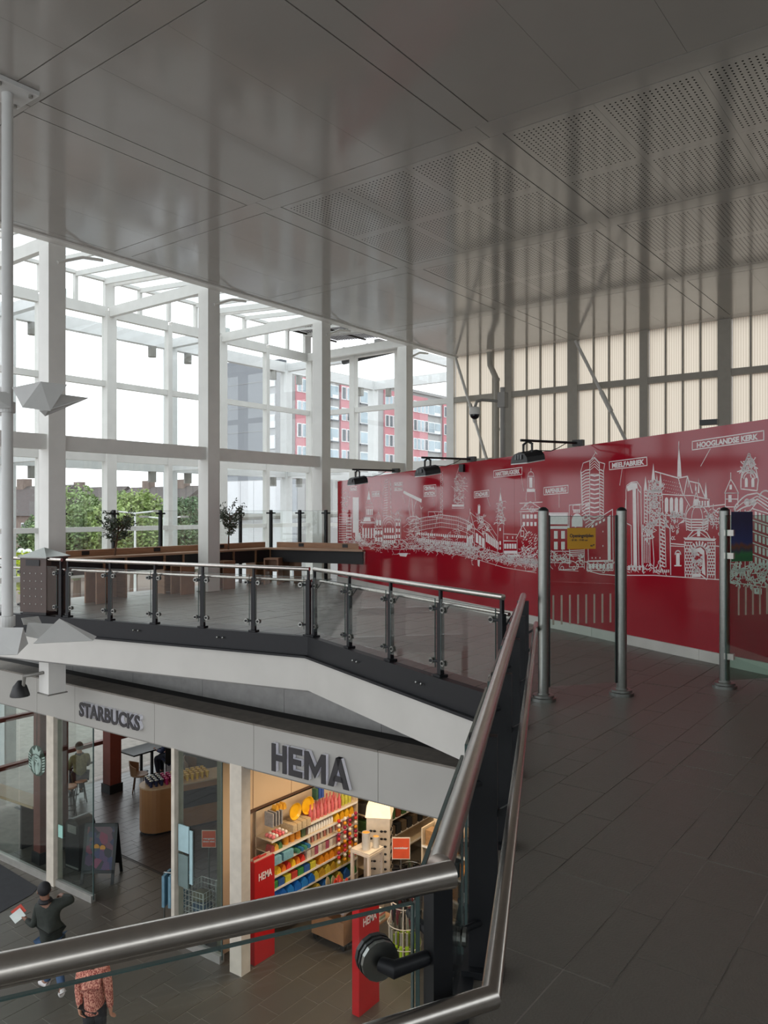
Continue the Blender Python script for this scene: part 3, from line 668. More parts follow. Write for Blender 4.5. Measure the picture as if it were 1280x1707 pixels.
# 19 arch gable
D = Draw(); D.line([(949, 842), (949, 900)], .014); D.line([(949, 842), (973, 840)], .014); D.rect(955, 842, 967, 850, .016); D.grid(955.5, 850, 967.5, 856, 4, 1, gap=.3); D.fill([(953, 878)] + D.arcp(962, 868, 9, 12) + [(971, 878)]); D.scrib(950, 858, 974, 880, 12, .012, 3); D.rect(949, 914, 974, 945, .012)
for i in range(4): D.line([(950, 918 + i * 3), (973, 917 + i * 3)], .014)
D.scrib(962, 928, 974, 942, 20, .016, 4); D.line([(974, 914), (974, 948)], .016); D.line([(979, 935), (978, 950)], .014); D.done('arch_gable_drawing')
# 20 ribbed tower
D = Draw(); D.line([(984, 768), (993, 754), (991, 751), (995, 757)], .012); D.loop([(968, 786), (972, 772), (983, 768), (991, 762), (998, 770), (1008, 773), (1006, 786), (1006, 862), (1000, 866), (985, 868), (970, 850)], .014); D.line([(983, 769), (983, 866)], .016); D.line([(999, 772), (1000, 866)], .016); D.line([(969, 787), (971, 840)], .016)
for i in range(4): D.line([(983, 772 + i * 4), (991, 764 + i * 4.5), (999, 773 + i * 4)], .012)
for i in range(17):
    y = 783 + i * 5
    if y > 858: break
    D.line([(970, y + 5), (976, y + 1), (982, y)], .018); D.line([(1000, y), (1003, y + .8), (1006, y + 3)], .018)
for i in range(10): D.line([(984.5, 792 + i * 7.6), (991, 793.5 + i * 7.6), (998, 792 + i * 7.6)], .026)
D.grid(985, 789, 998, 792.5, 6, 1, gap=.4)
for i in range(5): D.line([(976, 842 + i * 6), (982, 840 + i * 6)], .024)
D.done('ribbed_tower_drawing')
# 21 wedge building
D = Draw(); D.line([(976, 878), (1021, 849), (1022, 935)], .014); D.line([(976, 878), (979, 884), (981, 935)], .014); D.fill([(1012.5, 862), (1017.5, 858), (1018, 934), (1013, 934)]); D.line([(981, 935), (1022, 934)], .014); D.line([(976, 872), (984, 866), (990, 870), (980, 880)], .014)
for i in range(4): D.fill([(986 + i * 6.3, 876 - i * 3.3), (989.5 + i * 6.3, 874 - i * 3.3), (989.5 + i * 6.3, 878 - i * 3.3), (986 + i * 6.3, 880 - i * 3.3)])
for x, y in ((1005, 886), (1005, 910), (987, 930), (993, 930), (1000, 930)): D.frect(x - .7, y - 1.2, x + .7, y + 1.2)
D.rect(979, 936, 1022, 951, .012); D.grid(980, 938, 1022, 950, 7, 1, gap=.3); D.scrib(980, 938, 1022, 952, 40, .011, 4); D.line([(978, 951), (1000, 957), (1024, 959), (1090, 959), (1210, 967)], .014)
D.line([(1040, 870), (1052, 876), (1053, 945)], .014)
for i in range(6): D.fill([(1041.5, 872 + i * 11.7), (1045, 873.5 + i * 11.7), (1045, 879 + i * 11.7), (1041.5, 878 + i * 11.7)])
D.grid(1040, 940, 1075, 953, 6, 1, gap=.4); D.scrib(1040, 940, 1110, 955, 40, .012, 4); D.done('wedge_building_drawing')
# 22 chimney tower
D = Draw(); D.loop([(1044, 945), (1043.5, 818), (1045, 809), (1052, 804), (1062, 803), (1068.5, 813), (1068.5, 824), (1070, 945)], .014); D.fill([(1045, 811), (1052, 805), (1062, 805), (1063, 814), (1055, 816), (1046, 819)]); D.fill([(1054.5, 816), (1060, 815), (1062, 945), (1056, 945)]); D.line([(1063, 817), (1065, 945)], .014); D.line([(1063, 815), (1069, 823)], .014); D.line([(1043, 833), (1041, 866)], .012); D.done('chimney_tower_drawing')
# 23 cathedral
D = Draw(); D.line([(1131.6, 736), (1131.4, 750)], .014); D.fill([(1131.5, 742), (1134.5, 770), (1136, 795), (1129, 795), (1129.5, 770)]); D.line([(1092, 786), (1131, 797), (1146, 794)], .018); D.line([(1146, 794), (1140, 825)], .016); D.line([(1146, 794), (1154, 822)], .016); D.line([(1131, 798), (1138, 824)], .016); D.line([(1104, 824), (1140, 826), (1155, 826), (1180, 832)], .014); D.line([(1148, 802), (1166, 806), (1176, 832)], .016); D.line([(1147, 800), (1147, 812)], .01)
for i in range(4):
    y = 800 + i * 6
    for k in range(8): D.frect(1106 + k * 3.6 + i, y + k * .8, 1107.2 + k * 3.6 + i, y + .9 + k * .8)
# front with pinnacles
for (x, y0, y1, hw) in ((1076, 793, 818, 3), (1089, 772, 800, 3), (1101, 787, 812, 3), (1082, 801, 822, 1.5), (1095, 790, 806, 1.5), (1164.5, 797, 822, 1.5), (1176.5, 803, 830, 2.4), (1159.5, 803, 818, 1.2)):
    D.fill([(x, y0), (x + hw, y1), (x - hw, y1)])
D.rect(1081, 818, 1103, 826, .02); D.frect(1081, 818, 1103, 822); D.rect(1083, 826, 1100, 876, .014); D.arc(1091, 840, 6, 8, .014, 0, 360); D.scrib(1082, 800, 1104, 820, 60, .013, 4); D.scrib(1083, 826, 1100, 876, 110, .013, 4.5); D.line([(1074, 818), (1074, 872)], .016); D.line([(1079, 818), (1079, 878)], .016)
for i in range(9): D.line([(1074, 820 + i * 6), (1079, 822 + i * 6)], .016)
for i in range(4): D.fill([(1108 + i * 8.2, 852), (1108 + i * 8.2, 834)] + D.arcp(1111 + i * 8.2, 834, 3, 5, 180, 360, 6) + [(1114 + i * 8.2, 834), (1114 + i * 8.2, 852 + i), (1111 + i * 8.2, 857 + i)])
D.grid(1164, 832, 1182, 846, 4, 1, gap=.4); D.line([(1182, 832), (1182, 846)], .014)
D.line([(1104, 826), (1105, 858)], .014); D.line([(1105, 858), (1140, 864), (1146, 842)], .012); D.line([(1141, 828), (1150, 844)], .012); D.scrib(1106, 856, 1140, 872, 50, .013, 5)
# front house
D.line([(1086, 885), (1099, 862), (1108, 870), (1117, 882), (1118, 958)], .016); D.line([(1099, 862), (1100, 945)], .014); D.line([(1108, 870), (1110, 945)], .014); D.line([(1087, 885), (1090, 935), (1089, 955)], .014)
for i in range(13): D.line([(1101, 870 + i * 6), (1108, 873 + i * 6)], .02)
for i in range(13): D.line([(1101 + (i % 2) * 3, 870 + i * 6), (1102 + (i % 2) * 3, 876 + i * 6)], .014)
D.line([(1071, 875), (1072, 955)], .016); D.scrib(1072, 876, 1086, 900, 40, .014, 5)
for i in range(4): D.line([(1074 + i * 3, 890), (1074.5 + i * 3, 938)], .014)
D.grid(1090, 948, 1116, 956, 8, 1, gap=.4); D.done('cathedral_drawing')
# 24 domed gate
D = Draw(); D.line([(1160.5, 812), (1160.5, 822)], .014); D.loop([(1155, 846), (1157, 832), (1160.5, 820), (1164, 832), (1167, 846)], .014); D.frect(1157, 832, 1164, 842); D.arc(1162, 864, 19, 22, .016); D.arc(1162, 864, 9, 20, .012)
for i in range(5): D.line([(1142 + i, 864 + i * 4.5), (1150, 866 + i * 4.5), (1174, 866 + i * 4.5), (1182 - i, 863 + i * 4.5)], .02)
for x in (1143, 1152, 1172, 1181): D.line([(x, 866), (x + (1162 - x) * .08, 884)], .014)
D.loop([(1146, 896), (1156, 884), (1167, 882), (1178, 888), (1184, 898)], .018); D.line([(1150, 896), (1165, 886), (1180, 897)], .012); D.frect(1162, 884, 1167, 894)
D.fill([(1139, 896), (1194, 898), (1191, 902), (1142, 900)])
for i in range(11):
    y = 904 + i * 5.3; D.line([(1142, y), (1154, y + .2)], .014); D.line([(1179, y + .8), (1191, y + 1)], .014)
    for k in range(3): D.line([(1143 + k * 4 + (i % 2) * 2, y), (1143 + k * 4 + (i % 2) * 2, y + 5)], .012); D.line([(1180 + k * 4 + (i % 2) * 2, y), (1180 + k * 4 + (i % 2) * 2, y + 5)], .012)
D.line([(1141, 902), (1142, 962)], .014); D.line([(1192, 903), (1192, 966)], .014); D.line([(1154, 915), (1154, 963)], .014); D.line([(1179, 915), (1179, 965)], .014)
for k in range(9):
    a = R(200 + k * 17.5); D.line([(1166 + 12 * math.cos(a), 924 + 14 * math.sin(a)), (1166 + 18 * math.cos(a), 924 + 21 * math.sin(a))], .03)
D.arc(1166, 924, 12, 14, .016); D.fill([(1162, 914), (1168, 912), (1174, 918), (1176, 960), (1170, 955), (1171, 925), (1164, 920), (1155, 922), (1157, 915)]); D.scrib(1156, 922, 1170, 955, 60, .014, 4); D.frect(1153, 956, 1168, 962); D.line([(1168, 958), (1178, 966)], .02); D.arc(1130, 924, 4.5, 6, .02); D.frect(1127, 922, 1133, 942); D.frect(1124, 942, 1136, 944); D.line([(1118, 906), (1140, 908)], .016); D.line([(1118, 910), (1140, 911)], .012); D.line([(1192, 910), (1210, 912)], .014)
for k in range(34):
    x = rnd.choice((rnd.uniform(1118, 1140), rnd.uniform(1182, 1206))); y = rnd.uniform(856, 898); D.arc(x, y, 1.8, 2.6, .012, rnd.uniform(0, 180), rnd.uniform(200, 340), 6)
D.scrib(1178, 850, 1206, 870, 40, .013, 5); D.line([(1166, 846), (1208, 841)], .016); D.done('domed_gate_drawing')['kind'] = 'stuff'
# 25 corner building with dome
D = Draw(); D.line([(1218, 788), (1218, 800)], .012); D.loop([(1208, 822), (1214, 808), (1218, 799), (1224, 808), (1231, 822)], .014); D.frect(1216, 808, 1220, 816); D.rect(1209, 822, 1230, 845, .014); D.frect(1214, 825, 1219.5, 837); D.line([(1209, 832), (1230, 832)], .012)
for k in range(4): D.arc(1248.5, 760 + k * 4, 2 + k * 1.6, 4, .016)
D.loop([(1235, 815), (1235, 800), (1238, 780), (1244, 765), (1253, 765), (1260, 782), (1264, 800), (1262, 818)], .016); D.scrib(1238, 768, 1260, 788, 46, .016, 4.5); D.arc(1249, 796, 12, 12, .02); D.arc(1249, 798, 9, 10, .014)
for cx in (1244, 1255): D.fill([(cx - 2.5, 812)] + D.arcp(cx, 801, 2.5, 5, 180, 360, 6) + [(cx + 2.5, 812)])
for k in range(4): D.line([(1224, 848)] + [(1226 + i * 3.4, 846 - (22 - k * 4.5) * math.sin(R(8 + i * 11)) + k * 5) for i in range(8)] + [(1262, 822 + k * 5), (1280, 832 + k * 6)], .02 if k % 2 == 0 else .014)
for cx in (1245, 1255): D.arc(cx, 837, 4, 5, .016, 0, 360); D.fill(D.arcp(cx, 837, 3, 4, 0, 360, 8)[:-1])
for j in range(5):
    for i in range(4):
        x = 1258 + i * 6.5; y = 852 + j * 19 + i * 2.2
        if x > 1292: continue
        D.fill([(x, y), (x + 4, y + 1.5), (x + 4, y + 13), (x, y + 11.5)])
for j in range(5): D.line([(1255, 848 + j * 19), (1300, 862 + j * 20)], .016)
for cx in (1218, 1226, 1234, 1242, 1250): D.line([(cx, 850), (cx, 965)], .012)
D.scrib(1218, 938, 1300, 975, 190, .014, 6, .05); D.grid(1218, 945, 1250, 965, 5, 1, gap=.5); D.line([(1216, 970), (1290, 981)], .014)
for (a, b, c, e) in ((820, 850, 1300, 885),): D.arc(1276, 830, 10, 12, .02, 180, 330)
D.done('corner_dome_drawing')
# boxed names
def plaque(txt, a, b, c, e, lead=None, n2=None):      # a left-top, b right-top, c left-bottom (picture points), e = cap fraction
    A, B, C_ = mp(*a), mp(*b), mp(*c); ax = V(B[0] - A[0], B[1] - A[1]); L = ax.length; h = (V(*A) - V(*C_)).length; axn = ax.normalized()
    D = Draw(); D.line([A, B, (B[0] + C_[0] - A[0], B[1] + C_[1] - A[1]), C_, A], .012, px=False)
    if lead: D.line(lead, .010)
    o = D.done('name_plaque')
    AX = md * axn.x + up * axn.y
    rows = [txt] if not n2 else [txt, n2]; rh = h / len(rows)
    for i, rw in enumerate(rows):
        org = MS + md * (C_[0] + L * .07) + up * (C_[1] + (len(rows) - 1 - i) * rh + rh * .2) + mn * .002
        put_text('lettering', rw, rh * .85, m_line, o, org, AX, up, depth=.0015, bold=.004, width=L * .86)
plaque('HOOGLANDSE KERK', (1154, 736), (1273, 718), (1154, 750), .7, [(1184, 748), (1168, 777)])
plaque('MEELFABRIEK', (1015.5, 770), (1078, 762), (1016, 783), .7, [(1037, 782), (1033, 809)])
plaque('RAPENBURG', (906.5, 813), (947, 809), (906.5, 825), .7, [(932, 824), (932, 846)])
plaque('HARTEBRUGKERK', (823, 785), (870, 779), (823, 796), .7, [(869, 793), (873, 819)])
plaque('STADHUIS', (790.5, 820), (815, 817), (790.5, 830), .7, [(812, 829), (817, 844)])
plaque('CENTRAAL', (706.5, 810), (726.5, 808), (706.5, 828), .7, [(721, 826), (724, 843)], 'STATION')
plaque('MOLEN', (657, 805), (671, 804), (657, 818), .7, [(671, 826), (675, 838)], 'DE VALK')
plaque('MUSEUM', (620, 820), (633, 819), (620, 828), .7, [(624, 828), (622, 836)])
plaque('NAALD', (583, 812), (595, 811), (583, 818), .7)
plaque('LEI', (1258, 981), (1269, 982), (1258, 989), .7)
# ================= floodlights on arms above the mural
def floodlight(xpix, label, box_side=.0):
    b = pray(xpix, 780, MS, mn); s = (b - MS).dot(md); zt = mtop(s); mnt = MS + md * s + up * zt
    t = thing('arm_floodlight', label, 'floodlight', mnt, group='floodlights over the mural')
    arm = mnt + up * .05; tip = arm + mn * 1.02
    MB().tube([arm - mn * .1, tip], .018, 8).build('arm', m_black, t, world=True)
    MB().cbox(mnt + up * .05, (.16, .08, .09)).build('mounting_block', m_black, t, world=True)
    c = tip - mn * .12 - up * .20
    q = [(-.20, -.07), (.20, -.07), (.18, .0), (.12, .055), (0, .08), (-.12, .055), (-.18, .0)]
    h = MB().prism(q, mn * .30 - up * .05, c - mn * .15 + up * .0, md, up).build('housing', mat('black_lamp_housing', (26, 26, 28), .45), t, world=True)
    for k in (-.06, 0, .06): MB().prism([(k - .018, -.02), (k + .018, -.02), (k + .018, .045), (k - .018, .045)], mn * .012, c + mn * .155 - up * .05, md, up).build('vent', mat('grey_vent', (92, 94, 96), .5), h, world=True)
    MB().prism([(-.19, -.085), (.19, -.085), (.19, -.072), (-.19, -.072)], mn * .30 - up * .05, c - mn * .15, md, up).build('lens', mat('pale_lens', (196, 198, 198), .3), t, world=True)
    MB().tube([c + md * -.10 + up * .03, c - md * .10 + up * .15, c + md * .0 + up * .19, c + md * .10 + up * .15, c + md * .10 + up * .03], .016, 8).build('yoke', m_black, t, world=True)
    MB().tube([c + up * .06 + md * .05, c + up * .05 + md * .2 - mn * .25, arm - mn * .02 + mn * .4 - up * .09, arm + mn * .2], .006, 6).build('cable', m_black, t, world=True)
    if box_side: MB().cbox(mnt + mn * .05 - up * .1 - md * box_side, (.09, .07, .14)).build('junction_box', m_black, t, world=True)
floodlight(660, 'black floodlight on an arm at the far left end of the mural')
floodlight(786, 'black floodlight on an arm above the station drawing', .25)
floodlight(964, 'large black floodlight on an arm above the plaque reading HARTEBRUGKERK')
m_cl = MB(); p = pray(1178, 708, MS, mn); m_cl.cbox(p + up * .03 - mn * .04, (.2, .1, .06)); tag(m_cl.build('top_bracket', m_black), 'small black bracket on the top edge of the mural above the cathedral spire', 'bracket')
# ================= camera pole behind the mural
p = pd(838, 770, 15.5); p.z = 0
t = thing('camera_pole', 'grey pole with an arm and a dome security camera behind the mural', 'security camera', p)
MB().tube([(0, 0, 0), (0, 0, 4.25)], .055, 12).build('pole', m_grey, t, smooth=True); right = V(CT, ST, 0)
a0 = V(0, 0, 3.97)
MB().tube([a0, a0 - right * .42 + up * .03, a0 - right * .52 + up * .0, a0 - right * .56 - up * .12], .028, 8).build('arm', m_grey, t, smooth=True)
MB().cbox((0, 0, 4.0), (.16, .16, .3)).build('bracket', m_grey, t)
c = a0 - right * .56 - up * .16
h = MB().lathe([(.03, .06), (.10, .04), (.12, -.04), (.115, -.1)], c, 14).build('camera_housing', m_whiteB, t, smooth=True)
MB().ball(c - up * .1, (.1, .1, .1), 12, 8).build('dome', mat('smoked_dome', (20, 22, 26), .08), h, smooth=True)
# downpipe and cross braces on the far wall
t = thing('rain_pipe', 'pale rainwater pipe with a bend beside the far wall', 'pipe', (-11.45, EY - .35, 0))
q = V(-11.48, EY - .32, 0)
MB().tube([q + V(-.0, 0, 0), q + V(0, 0, 5.75), q + V(-.22, 0, 6.2), q + V(-.24, 0, 6.6)], .085, 12).build('pipe', m_cream, t, smooth=True, world=True)
for z in (2.4, 4.2, 5.7): MB().lathe([(.1, 0), (.1, .08)], q + V(0, 0, z), 12).build('collar', m_cream, t, world=True)
for (x0, x1, lb) in ((-13.0, -11.75, 'slim diagonal brace rod behind the security camera'), (-9.0, -7.2, 'slim diagonal brace rod on the far wall right of the rain pipe')):
    t = thing('brace_rod', lb, 'brace', (x0, EY - .25, 2.6)); a, b = V(x0, EY - .22, 6.6), V(x1, EY - .22, 3.0)
    MB().tube([a, b], .045, 10).build('rod', m_whiteB, t, world=True); MB().tube([a.lerp(b, .42), a.lerp(b, .58)], .065, 10).build('turnbuckle', m_whiteB, t, world=True)
# ================= glass gate
G = [V(-3.24, 6.74, 0), V(-2.73, 7.40, 0), V(-2.01, 8.33, 0)]; gd = (G[2] - G[0]).normalized(); gn = V(gd.y, -gd.x, 0)
if gn.dot(V(ST, -CT, 0)) < 0: gn = -gn
gl = ['stainless gate post beside the end of the handrails', 'stainless gate post right of the yellow sign', 'stainless gate post carrying the blue and green poster glass']
for k, g in enumerate(G):
    t = thing('gate_post', gl[k], 'post', g, group='gate posts')
    MB().tube([(0, 0, .04), (0, 0, 1.79)], .05, 24).build('tube', m_steelD, t, smooth=True)
    MB().lathe([(.05, 1.79), (.045, 1.805), (.025, 1.822), (.004, 1.828)], (0, 0, 0), 20).build('cap', m_black, t, smooth=True)
    MB().lathe([(.118, 0), (.118, .03), (.1, .035), (.1, .055), (.06, .06), (.06, .07)], (0, 0, 0), 28).build('base_flange', m_steelD, t, smooth=True)
    if k < 2: MB().bar(V(gd.x, gd.y, 0) * (.055 if k == 0 else -.058) + V(0, 0, .12), V(gd.x, gd.y, 0) * (.055 if k == 0 else -.058) + V(0, 0, 1.75), .012, .02, up=gd).build('seal_strip', m_black, t)
    else:
        for z in (.33, 1.34, 1.57): MB().cbox(gn * .07 + V(0, 0, z), (.09, .06, .06)).build('glass_clip', mat('pale_clip', (178, 176, 168), .35, metal=.6), t)
t = thing('glass_gate_leaf', 'clear glass gate leaf with the yellow sign and white stripes', 'gate', (G[0] + G[1]) / 2 + up * .1)
pane_between(t, G[0] + gd * .068, G[1] - gd * .068, .125, 1.74, V(0, 0, 0), m_glassG, .01, 'gate_glass')
m_str = mat('pale_stripe_film', (158, 150, 136), .5)
sw = (G[1] - G[0]).length
for k in range(8):
    c = G[0] + gd * (.10 + k * (sw - .2) / 7.3) + gn * .0065
    MB().bar(c + up * .71, c + up * .99, .0016, .019, up=gd).build('stripe', m_str, t, world=True)
sg = thing('opening_hours_sign', 'yellow sign with opening hours stuck on the glass gate', 'sign', pray(968, 915, G[0], gn) + gn * .01)
m_yel = mat('yellow_sign', (176, 128, 14), .4, var=.04); m_ink = mat('navy_ink', (24, 24, 44), .5)
A, B, C_ = pray(945, 880, G[0], gn), pray(992, 877, G[0], gn), pray(945, 915.5, G[0], gn)
ax = (B - A); ax.z = 0; wS = ax.length; hS = A.z - C_.z; ax.normalize()
MB().prism([(0, 0), (wS, 0), (wS, hS), (0, hS)], gn * .003, C_ + gn * .006, ax, up).build('plate', m_yel, sg, world=True)
put_text('lettering', 'Openingstijden', hS * .22, m_ink, sg, C_ + gn * .0102 + ax * wS * .08 + up * hS * .56, ax, up, .001, .0012, width=wS * .84)
put_text('lettering', '- 07.00 - 19.00 uur', hS * .13, m_ink, sg, C_ + gn * .0102 + ax * wS * .10 + up * hS * .38, ax, up, .001, .0004, width=wS * .62)
lg = C_ + gn * .0102 + ax * wS * .81 + up * hS * .12
MB().prism([(0, .0), (.028, 0), (.028, .005), (.013, .005), (.013, .012), (0, .012)], gn * .001, lg, ax, up).prism([(.016, .008), (.042, .008), (.042, .02), (.03, .02), (.03, .013), (.016, .013)], gn * .001, lg, ax, up).build('arrow_emblem', m_ink, sg, world=True)
t = thing('glass_screen', 'greenish glass screen right of the third gate post', 'screen', G[2] + gd * .5 + up * .1)
pane_between(t, G[2] - gd * .045, G[2] + gd * .82, .09, 1.745, gn * .075, glass('green_glass', (226, 242, 235), .07), .012, 'screen_glass')
for k in range(8):
    c = G[2] + gd * (.1 + k * .085) + gn * .083
    MB().bar(c + up * .74, c + up * 1.03, .0016, .019, up=gd).build('stripe', m_str, t, world=True)
pm = mat('poster_print', (30, 52, 92), .3, var=.5, scale=5); n = pm.node_tree; tcn = n.nodes.new('ShaderNodeTexCoord'); sx = n.nodes.new('ShaderNodeSeparateXYZ'); rp = n.nodes.new('ShaderNodeValToRGB')
n.links.new(tcn.outputs['Generated'], sx.inputs[0]); zz = n.nodes.new('ShaderNodeTexNoise'); zz.inputs['Scale'].default_value = 3; ad = n.nodes.new('ShaderNodeMath'); ad.operation = 'MULTIPLY_ADD'; ad.inputs[1].default_value = .25
n.links.new(zz.outputs['Fac'], ad.inputs[0]); n.links.new(sx.outputs[2], ad.inputs[2]); n.links.new(ad.outputs[0], rp.inputs['Fac']); e = rp.color_ramp.elements
e[0].color = lin((30, 92, 60)); e[0].position = .18; e[1].color = lin((24, 40, 66)); e[1].position = .9
for pos, cc in ((.26, (36, 104, 62)), (.34, (44, 56, 70)), (.42, (92, 62, 38)), (.5, (30, 52, 92))):
    q = rp.color_ramp.elements.new(pos); q.color = lin(cc)
n.links.new(rp.outputs['Color'], n.nodes['Principled BSDF'].inputs['Base Color'])
po = G[2] + gn * .0835
A, B, C_ = pray(1218.5, 853, po, gn), pray(1254, 851, po, gn), pray(1218.5, 936, po, gn); ax = (B - A); ax.z = 0; wS = ax.length; ax.normalize(); hS = A.z - C_.z
tag(MB().prism([(0, 0), (wS, 0), (wS, hS), (0, hS)], gn * .004, C_, ax, up).build('poster', pm), 'dark blue and green poster on the glass screen', 'poster')
# ================= wooden counter behind the columns
m_wood = mat('oiled_oak', (150, 112, 84), .45, var=.14, scale=4, stretch=(1, 1, 8), bump=.05); m_woodT = mat('oak_top', (168, 134, 108), .4, var=.12, scale=3)
m_apron = mat('black_apron', (26, 26, 27), .55)
t = thing('counter', 'long wooden standing counter with a raised back ledge behind the columns', 'counter', (-14, 11, 0))
K = [V(-13.72, 8.05, 0), V(-13.72, 13.35, 0), V(-11.25, 13.95, 0)]; DP = .50; HT = .87
def kseg(a, b, z0, z1, o0, o1, name, m, par):       # slab following the counter between two offsets behind its front edge
    d = (b - a).normalized(); n = V(-d.y, d.x, 0); c0 = a + n * (o0 + o1) / 2; c1 = b + n * (o0 + o1) / 2; zz = (z0 + z1) / 2
    return MB().bar(c0 + up * zz, c1 + up * zz, o1 - o0, z1 - z0).build(name, m, par, world=True)
n0 = V(-1, 0, 0); d12 = (K[2] - K[1]).normalized(); n12 = V(-d12.y, d12.x, 0)
segs = [(K[0], K[1] + V(0, .26, 0)), (K[1] + d12 * .0 + n12 * .0, K[2])]
for i, (a, b) in enumerate(segs):
    kseg(a, b, HT - .04, HT, 0, DP, 'top', m_woodT, t); kseg(a, b, HT + .002, HT + .13, DP - .12, DP, 'ledge', m_wood, t)
    kseg(a, b - (b - a).normalized() * .05, HT - .34, HT - .045, .12, .15, 'apron', m_apron, t)
d = V(0, 1, 0)
for y in (8.9, 10.35, 11.8, 13.0):
    c = V(-13.72, y, 0); s = MB().box((-14.12, y, .002), (-13.80, y + .035, HT - .05)).box((-14.12, y + .5, .002), (-13.80, y + .535, HT - .05)).box((-14.14, y, .002), (-14.12, y + .535, HT - .05)); s.build('support_box', m_wood, t, world=True)
for y in (8.6, 10.3, 12.1): MB().box((-14.1, y, HT + .03), (-14.085, y + .16, HT + .11)).build('socket', m_black, t, world=True)
for s in (.7, 1.9):
    c = K[1] + d12 * s + n12 * (DP - .125) + up * (HT + .07); MB().bar(c - d12 * .07, c + d12 * .07, .012, .08).build('socket', m_black, t, world=True)
# ================= plywood stools
m_ply = mat('plywood', (142, 104, 78), .5, var=.14, scale=5)
proto = thing('box_stool', '', 'stool', (0, 0, 0), group='plywood stools at the counter')
MB().box((-.18, -.18, .60), (.18, .18, .64)).build('seat', m_ply, proto); MB().box((-.18, -.18, 0), (-.145, .18, .60)).build('side_panel', m_ply, proto); MB().box((.145, -.18, 0), (.18, .18, .60)).build('side_panel', m_ply, proto)
MB().box((-.145, .1, .3), (.145, .13, .6)).build('back_panel', m_ply, proto)
spots = [(134, 1001, .1, 'plywood box stool nearest the litter bin'), (276, 987, .0, 'plywood box stool left of the middle column'), (360, 977, .05, 'plywood box stool half hidden behind the middle column'), (432, 972, .5, 'plywood box stool right of the middle column, left one of a pair'), (466, 969, .3, 'plywood box stool at the bend of the counter, right one of a pair')]
for i, (x, y, rz, lb) in enumerate(spots):
    o = proto if i == 0 else copy_tree(proto); p = pz(x, y, 0); p.x = max(p.x, -13.5) if i != 2 else -13.68; o.location = p if i != 2 else V(-13.62, 11.85, 0); o.rotation_euler.z = rz; o['label'] = lb
# ================= small trees on the counter
m_bark = mat('thin_bark', (86, 62, 46), .8); m_leaf = mat('dark_olive_leaf', (52, 62, 42), .5, var=.3, scale=20)
def small_tree(loc, h, wid, lean, label, seed):
    r_ = random.Random(seed); t = thing('small_tree', label, 'tree', loc, group='small trees on the counter')
    MB().tube([(0, 0, 0), (lean * .3, 0, h * .3), (lean * .5, .02, h * .55), (lean, 0, h * .9)], [.022, .018, .014, .006], 7).build('trunk', m_bark, t, smooth=True)
    br = MB(); lf = MB()
    for k in range(30):
        z = h * r_.uniform(.32, .8); a = r_.uniform(0, 6.28); L = wid * r_.uniform(.4, 1) * (1 - abs(z / h - .6)); p = V(lean * z / h, 0, z); q = p + V(math.cos(a) * L, math.sin(a) * L, L * r_.uniform(.3, 1.2)); br.tube([p, q], [.007, .003], 5)
        for j in range(26):
            c = p.lerp(q, r_.uniform(.4, 1.1)) + V(r_.gauss(0, .035), r_.gauss(0, .035), r_.gauss(0, .035)); u = V(r_.gauss(0, 1), r_.gauss(0, 1), r_.gauss(0, 1)).normalized() * .038; v = u.cross(V(r_.gauss(0, 1), r_.gauss(0, 1), r_.gauss(0, 1))).normalized() * .016
            lf.add([c - u, c + v, c + u, c - v], [(0, 1, 2, 3)])
    br.build('branches', m_bark, t); o = lf.build('foliage', m_leaf, t); o['kind'] = 'stuff'
small_tree((-14.0, 9.28, HT), .8, .40, .16, 'small leaning dark leaved tree on the counter left of the middle column', 3)
small_tree((-14.0, 12.32, HT), 1.0, .40, .03, 'taller slender dark leaved tree on the counter right of the middle column', 5)
# ================= glass windscreen behind the counter
t = thing('windscreen', 'glass windscreen on dark posts behind the counter', 'screen', (-14.4, 11, 0))
wp = [V(-14.42, 8.35 + 1.18 * k, 0) for k in range(5)] + [V(-14.30, 14.0, 0), V(-13.6, 14.35, 0), V(-13.42, 14.45, 0)]
wp2 = wp[:6] + [V(-13.65, 14.38, 0), V(-12.92, 14.56, 0)]
for k, p in enumerate(wp2):
    MB().bar(p, p + up * 1.80, .05, .07).build('post', m_dark, t, world=True)
    dq = (wp2[min(k + 1, 7)] - wp2[max(k - 1, 0)]).normalized(); MB().tube([p - dq * .12 + up * 1.72, p + dq * .12 + up * 1.72], .02, 8).build('clamp_arm', m_dark, t, world=True)
    MB().tube([p - dq * .12 + up * .6, p + dq * .12 + up * .6], .02, 8).build('clamp_arm', m_dark, t, world=True)
for a, b in zip(wp2, wp2[1:]):
    dq = (b - a).normalized(); pane_between(t, a + dq * .05, b - dq * .05, .1, 1.78, V(0, 0, 0))
# ================= litter bin with pyramid lid
p = pz(74, 1023, 0); t = thing('litter_bin', 'brown perforated litter bin with a pyramid steel lid', 'bin', p, R(20))
m_bin = mat('dark_brown_bin', (66, 52, 46), .45); b_ = MB().box((-.27, -.27, .06), (.27, .27, .98)).build('body', m_bin, t); MB().box((-.24, -.24, 0), (.24, .24, .06)).build('base', m_black, t)
for s in ((0, -.276), (.276, 0)): MB().cbox((s[0], s[1], .9), (.28 if s[0] == 0 else .02, .28 if s[1] == 0 else .02, .1)).build('slot', m_black, b_)
for i in range(4):
    for j in range(5): MB().lathe([(.012, 0), (.012, .006)], (-.18 + i * .12, -.276, .2 + j * .13), 6, axis='y').build('stud', m_steelD, b_)
MB().box((-.3, -.3, .98), (.3, .3, 1.0)).add([(-.3, -.3, 1.0), (.3, -.3, 1.0), (.3, .3, 1.0), (-.3, .3, 1.0), (0, 0, 1.15)], [(0, 1, 4), (1, 2, 4), (2, 3, 4), (3, 0, 4), (3, 2, 1, 0)]).build('lid', m_steelD, t)
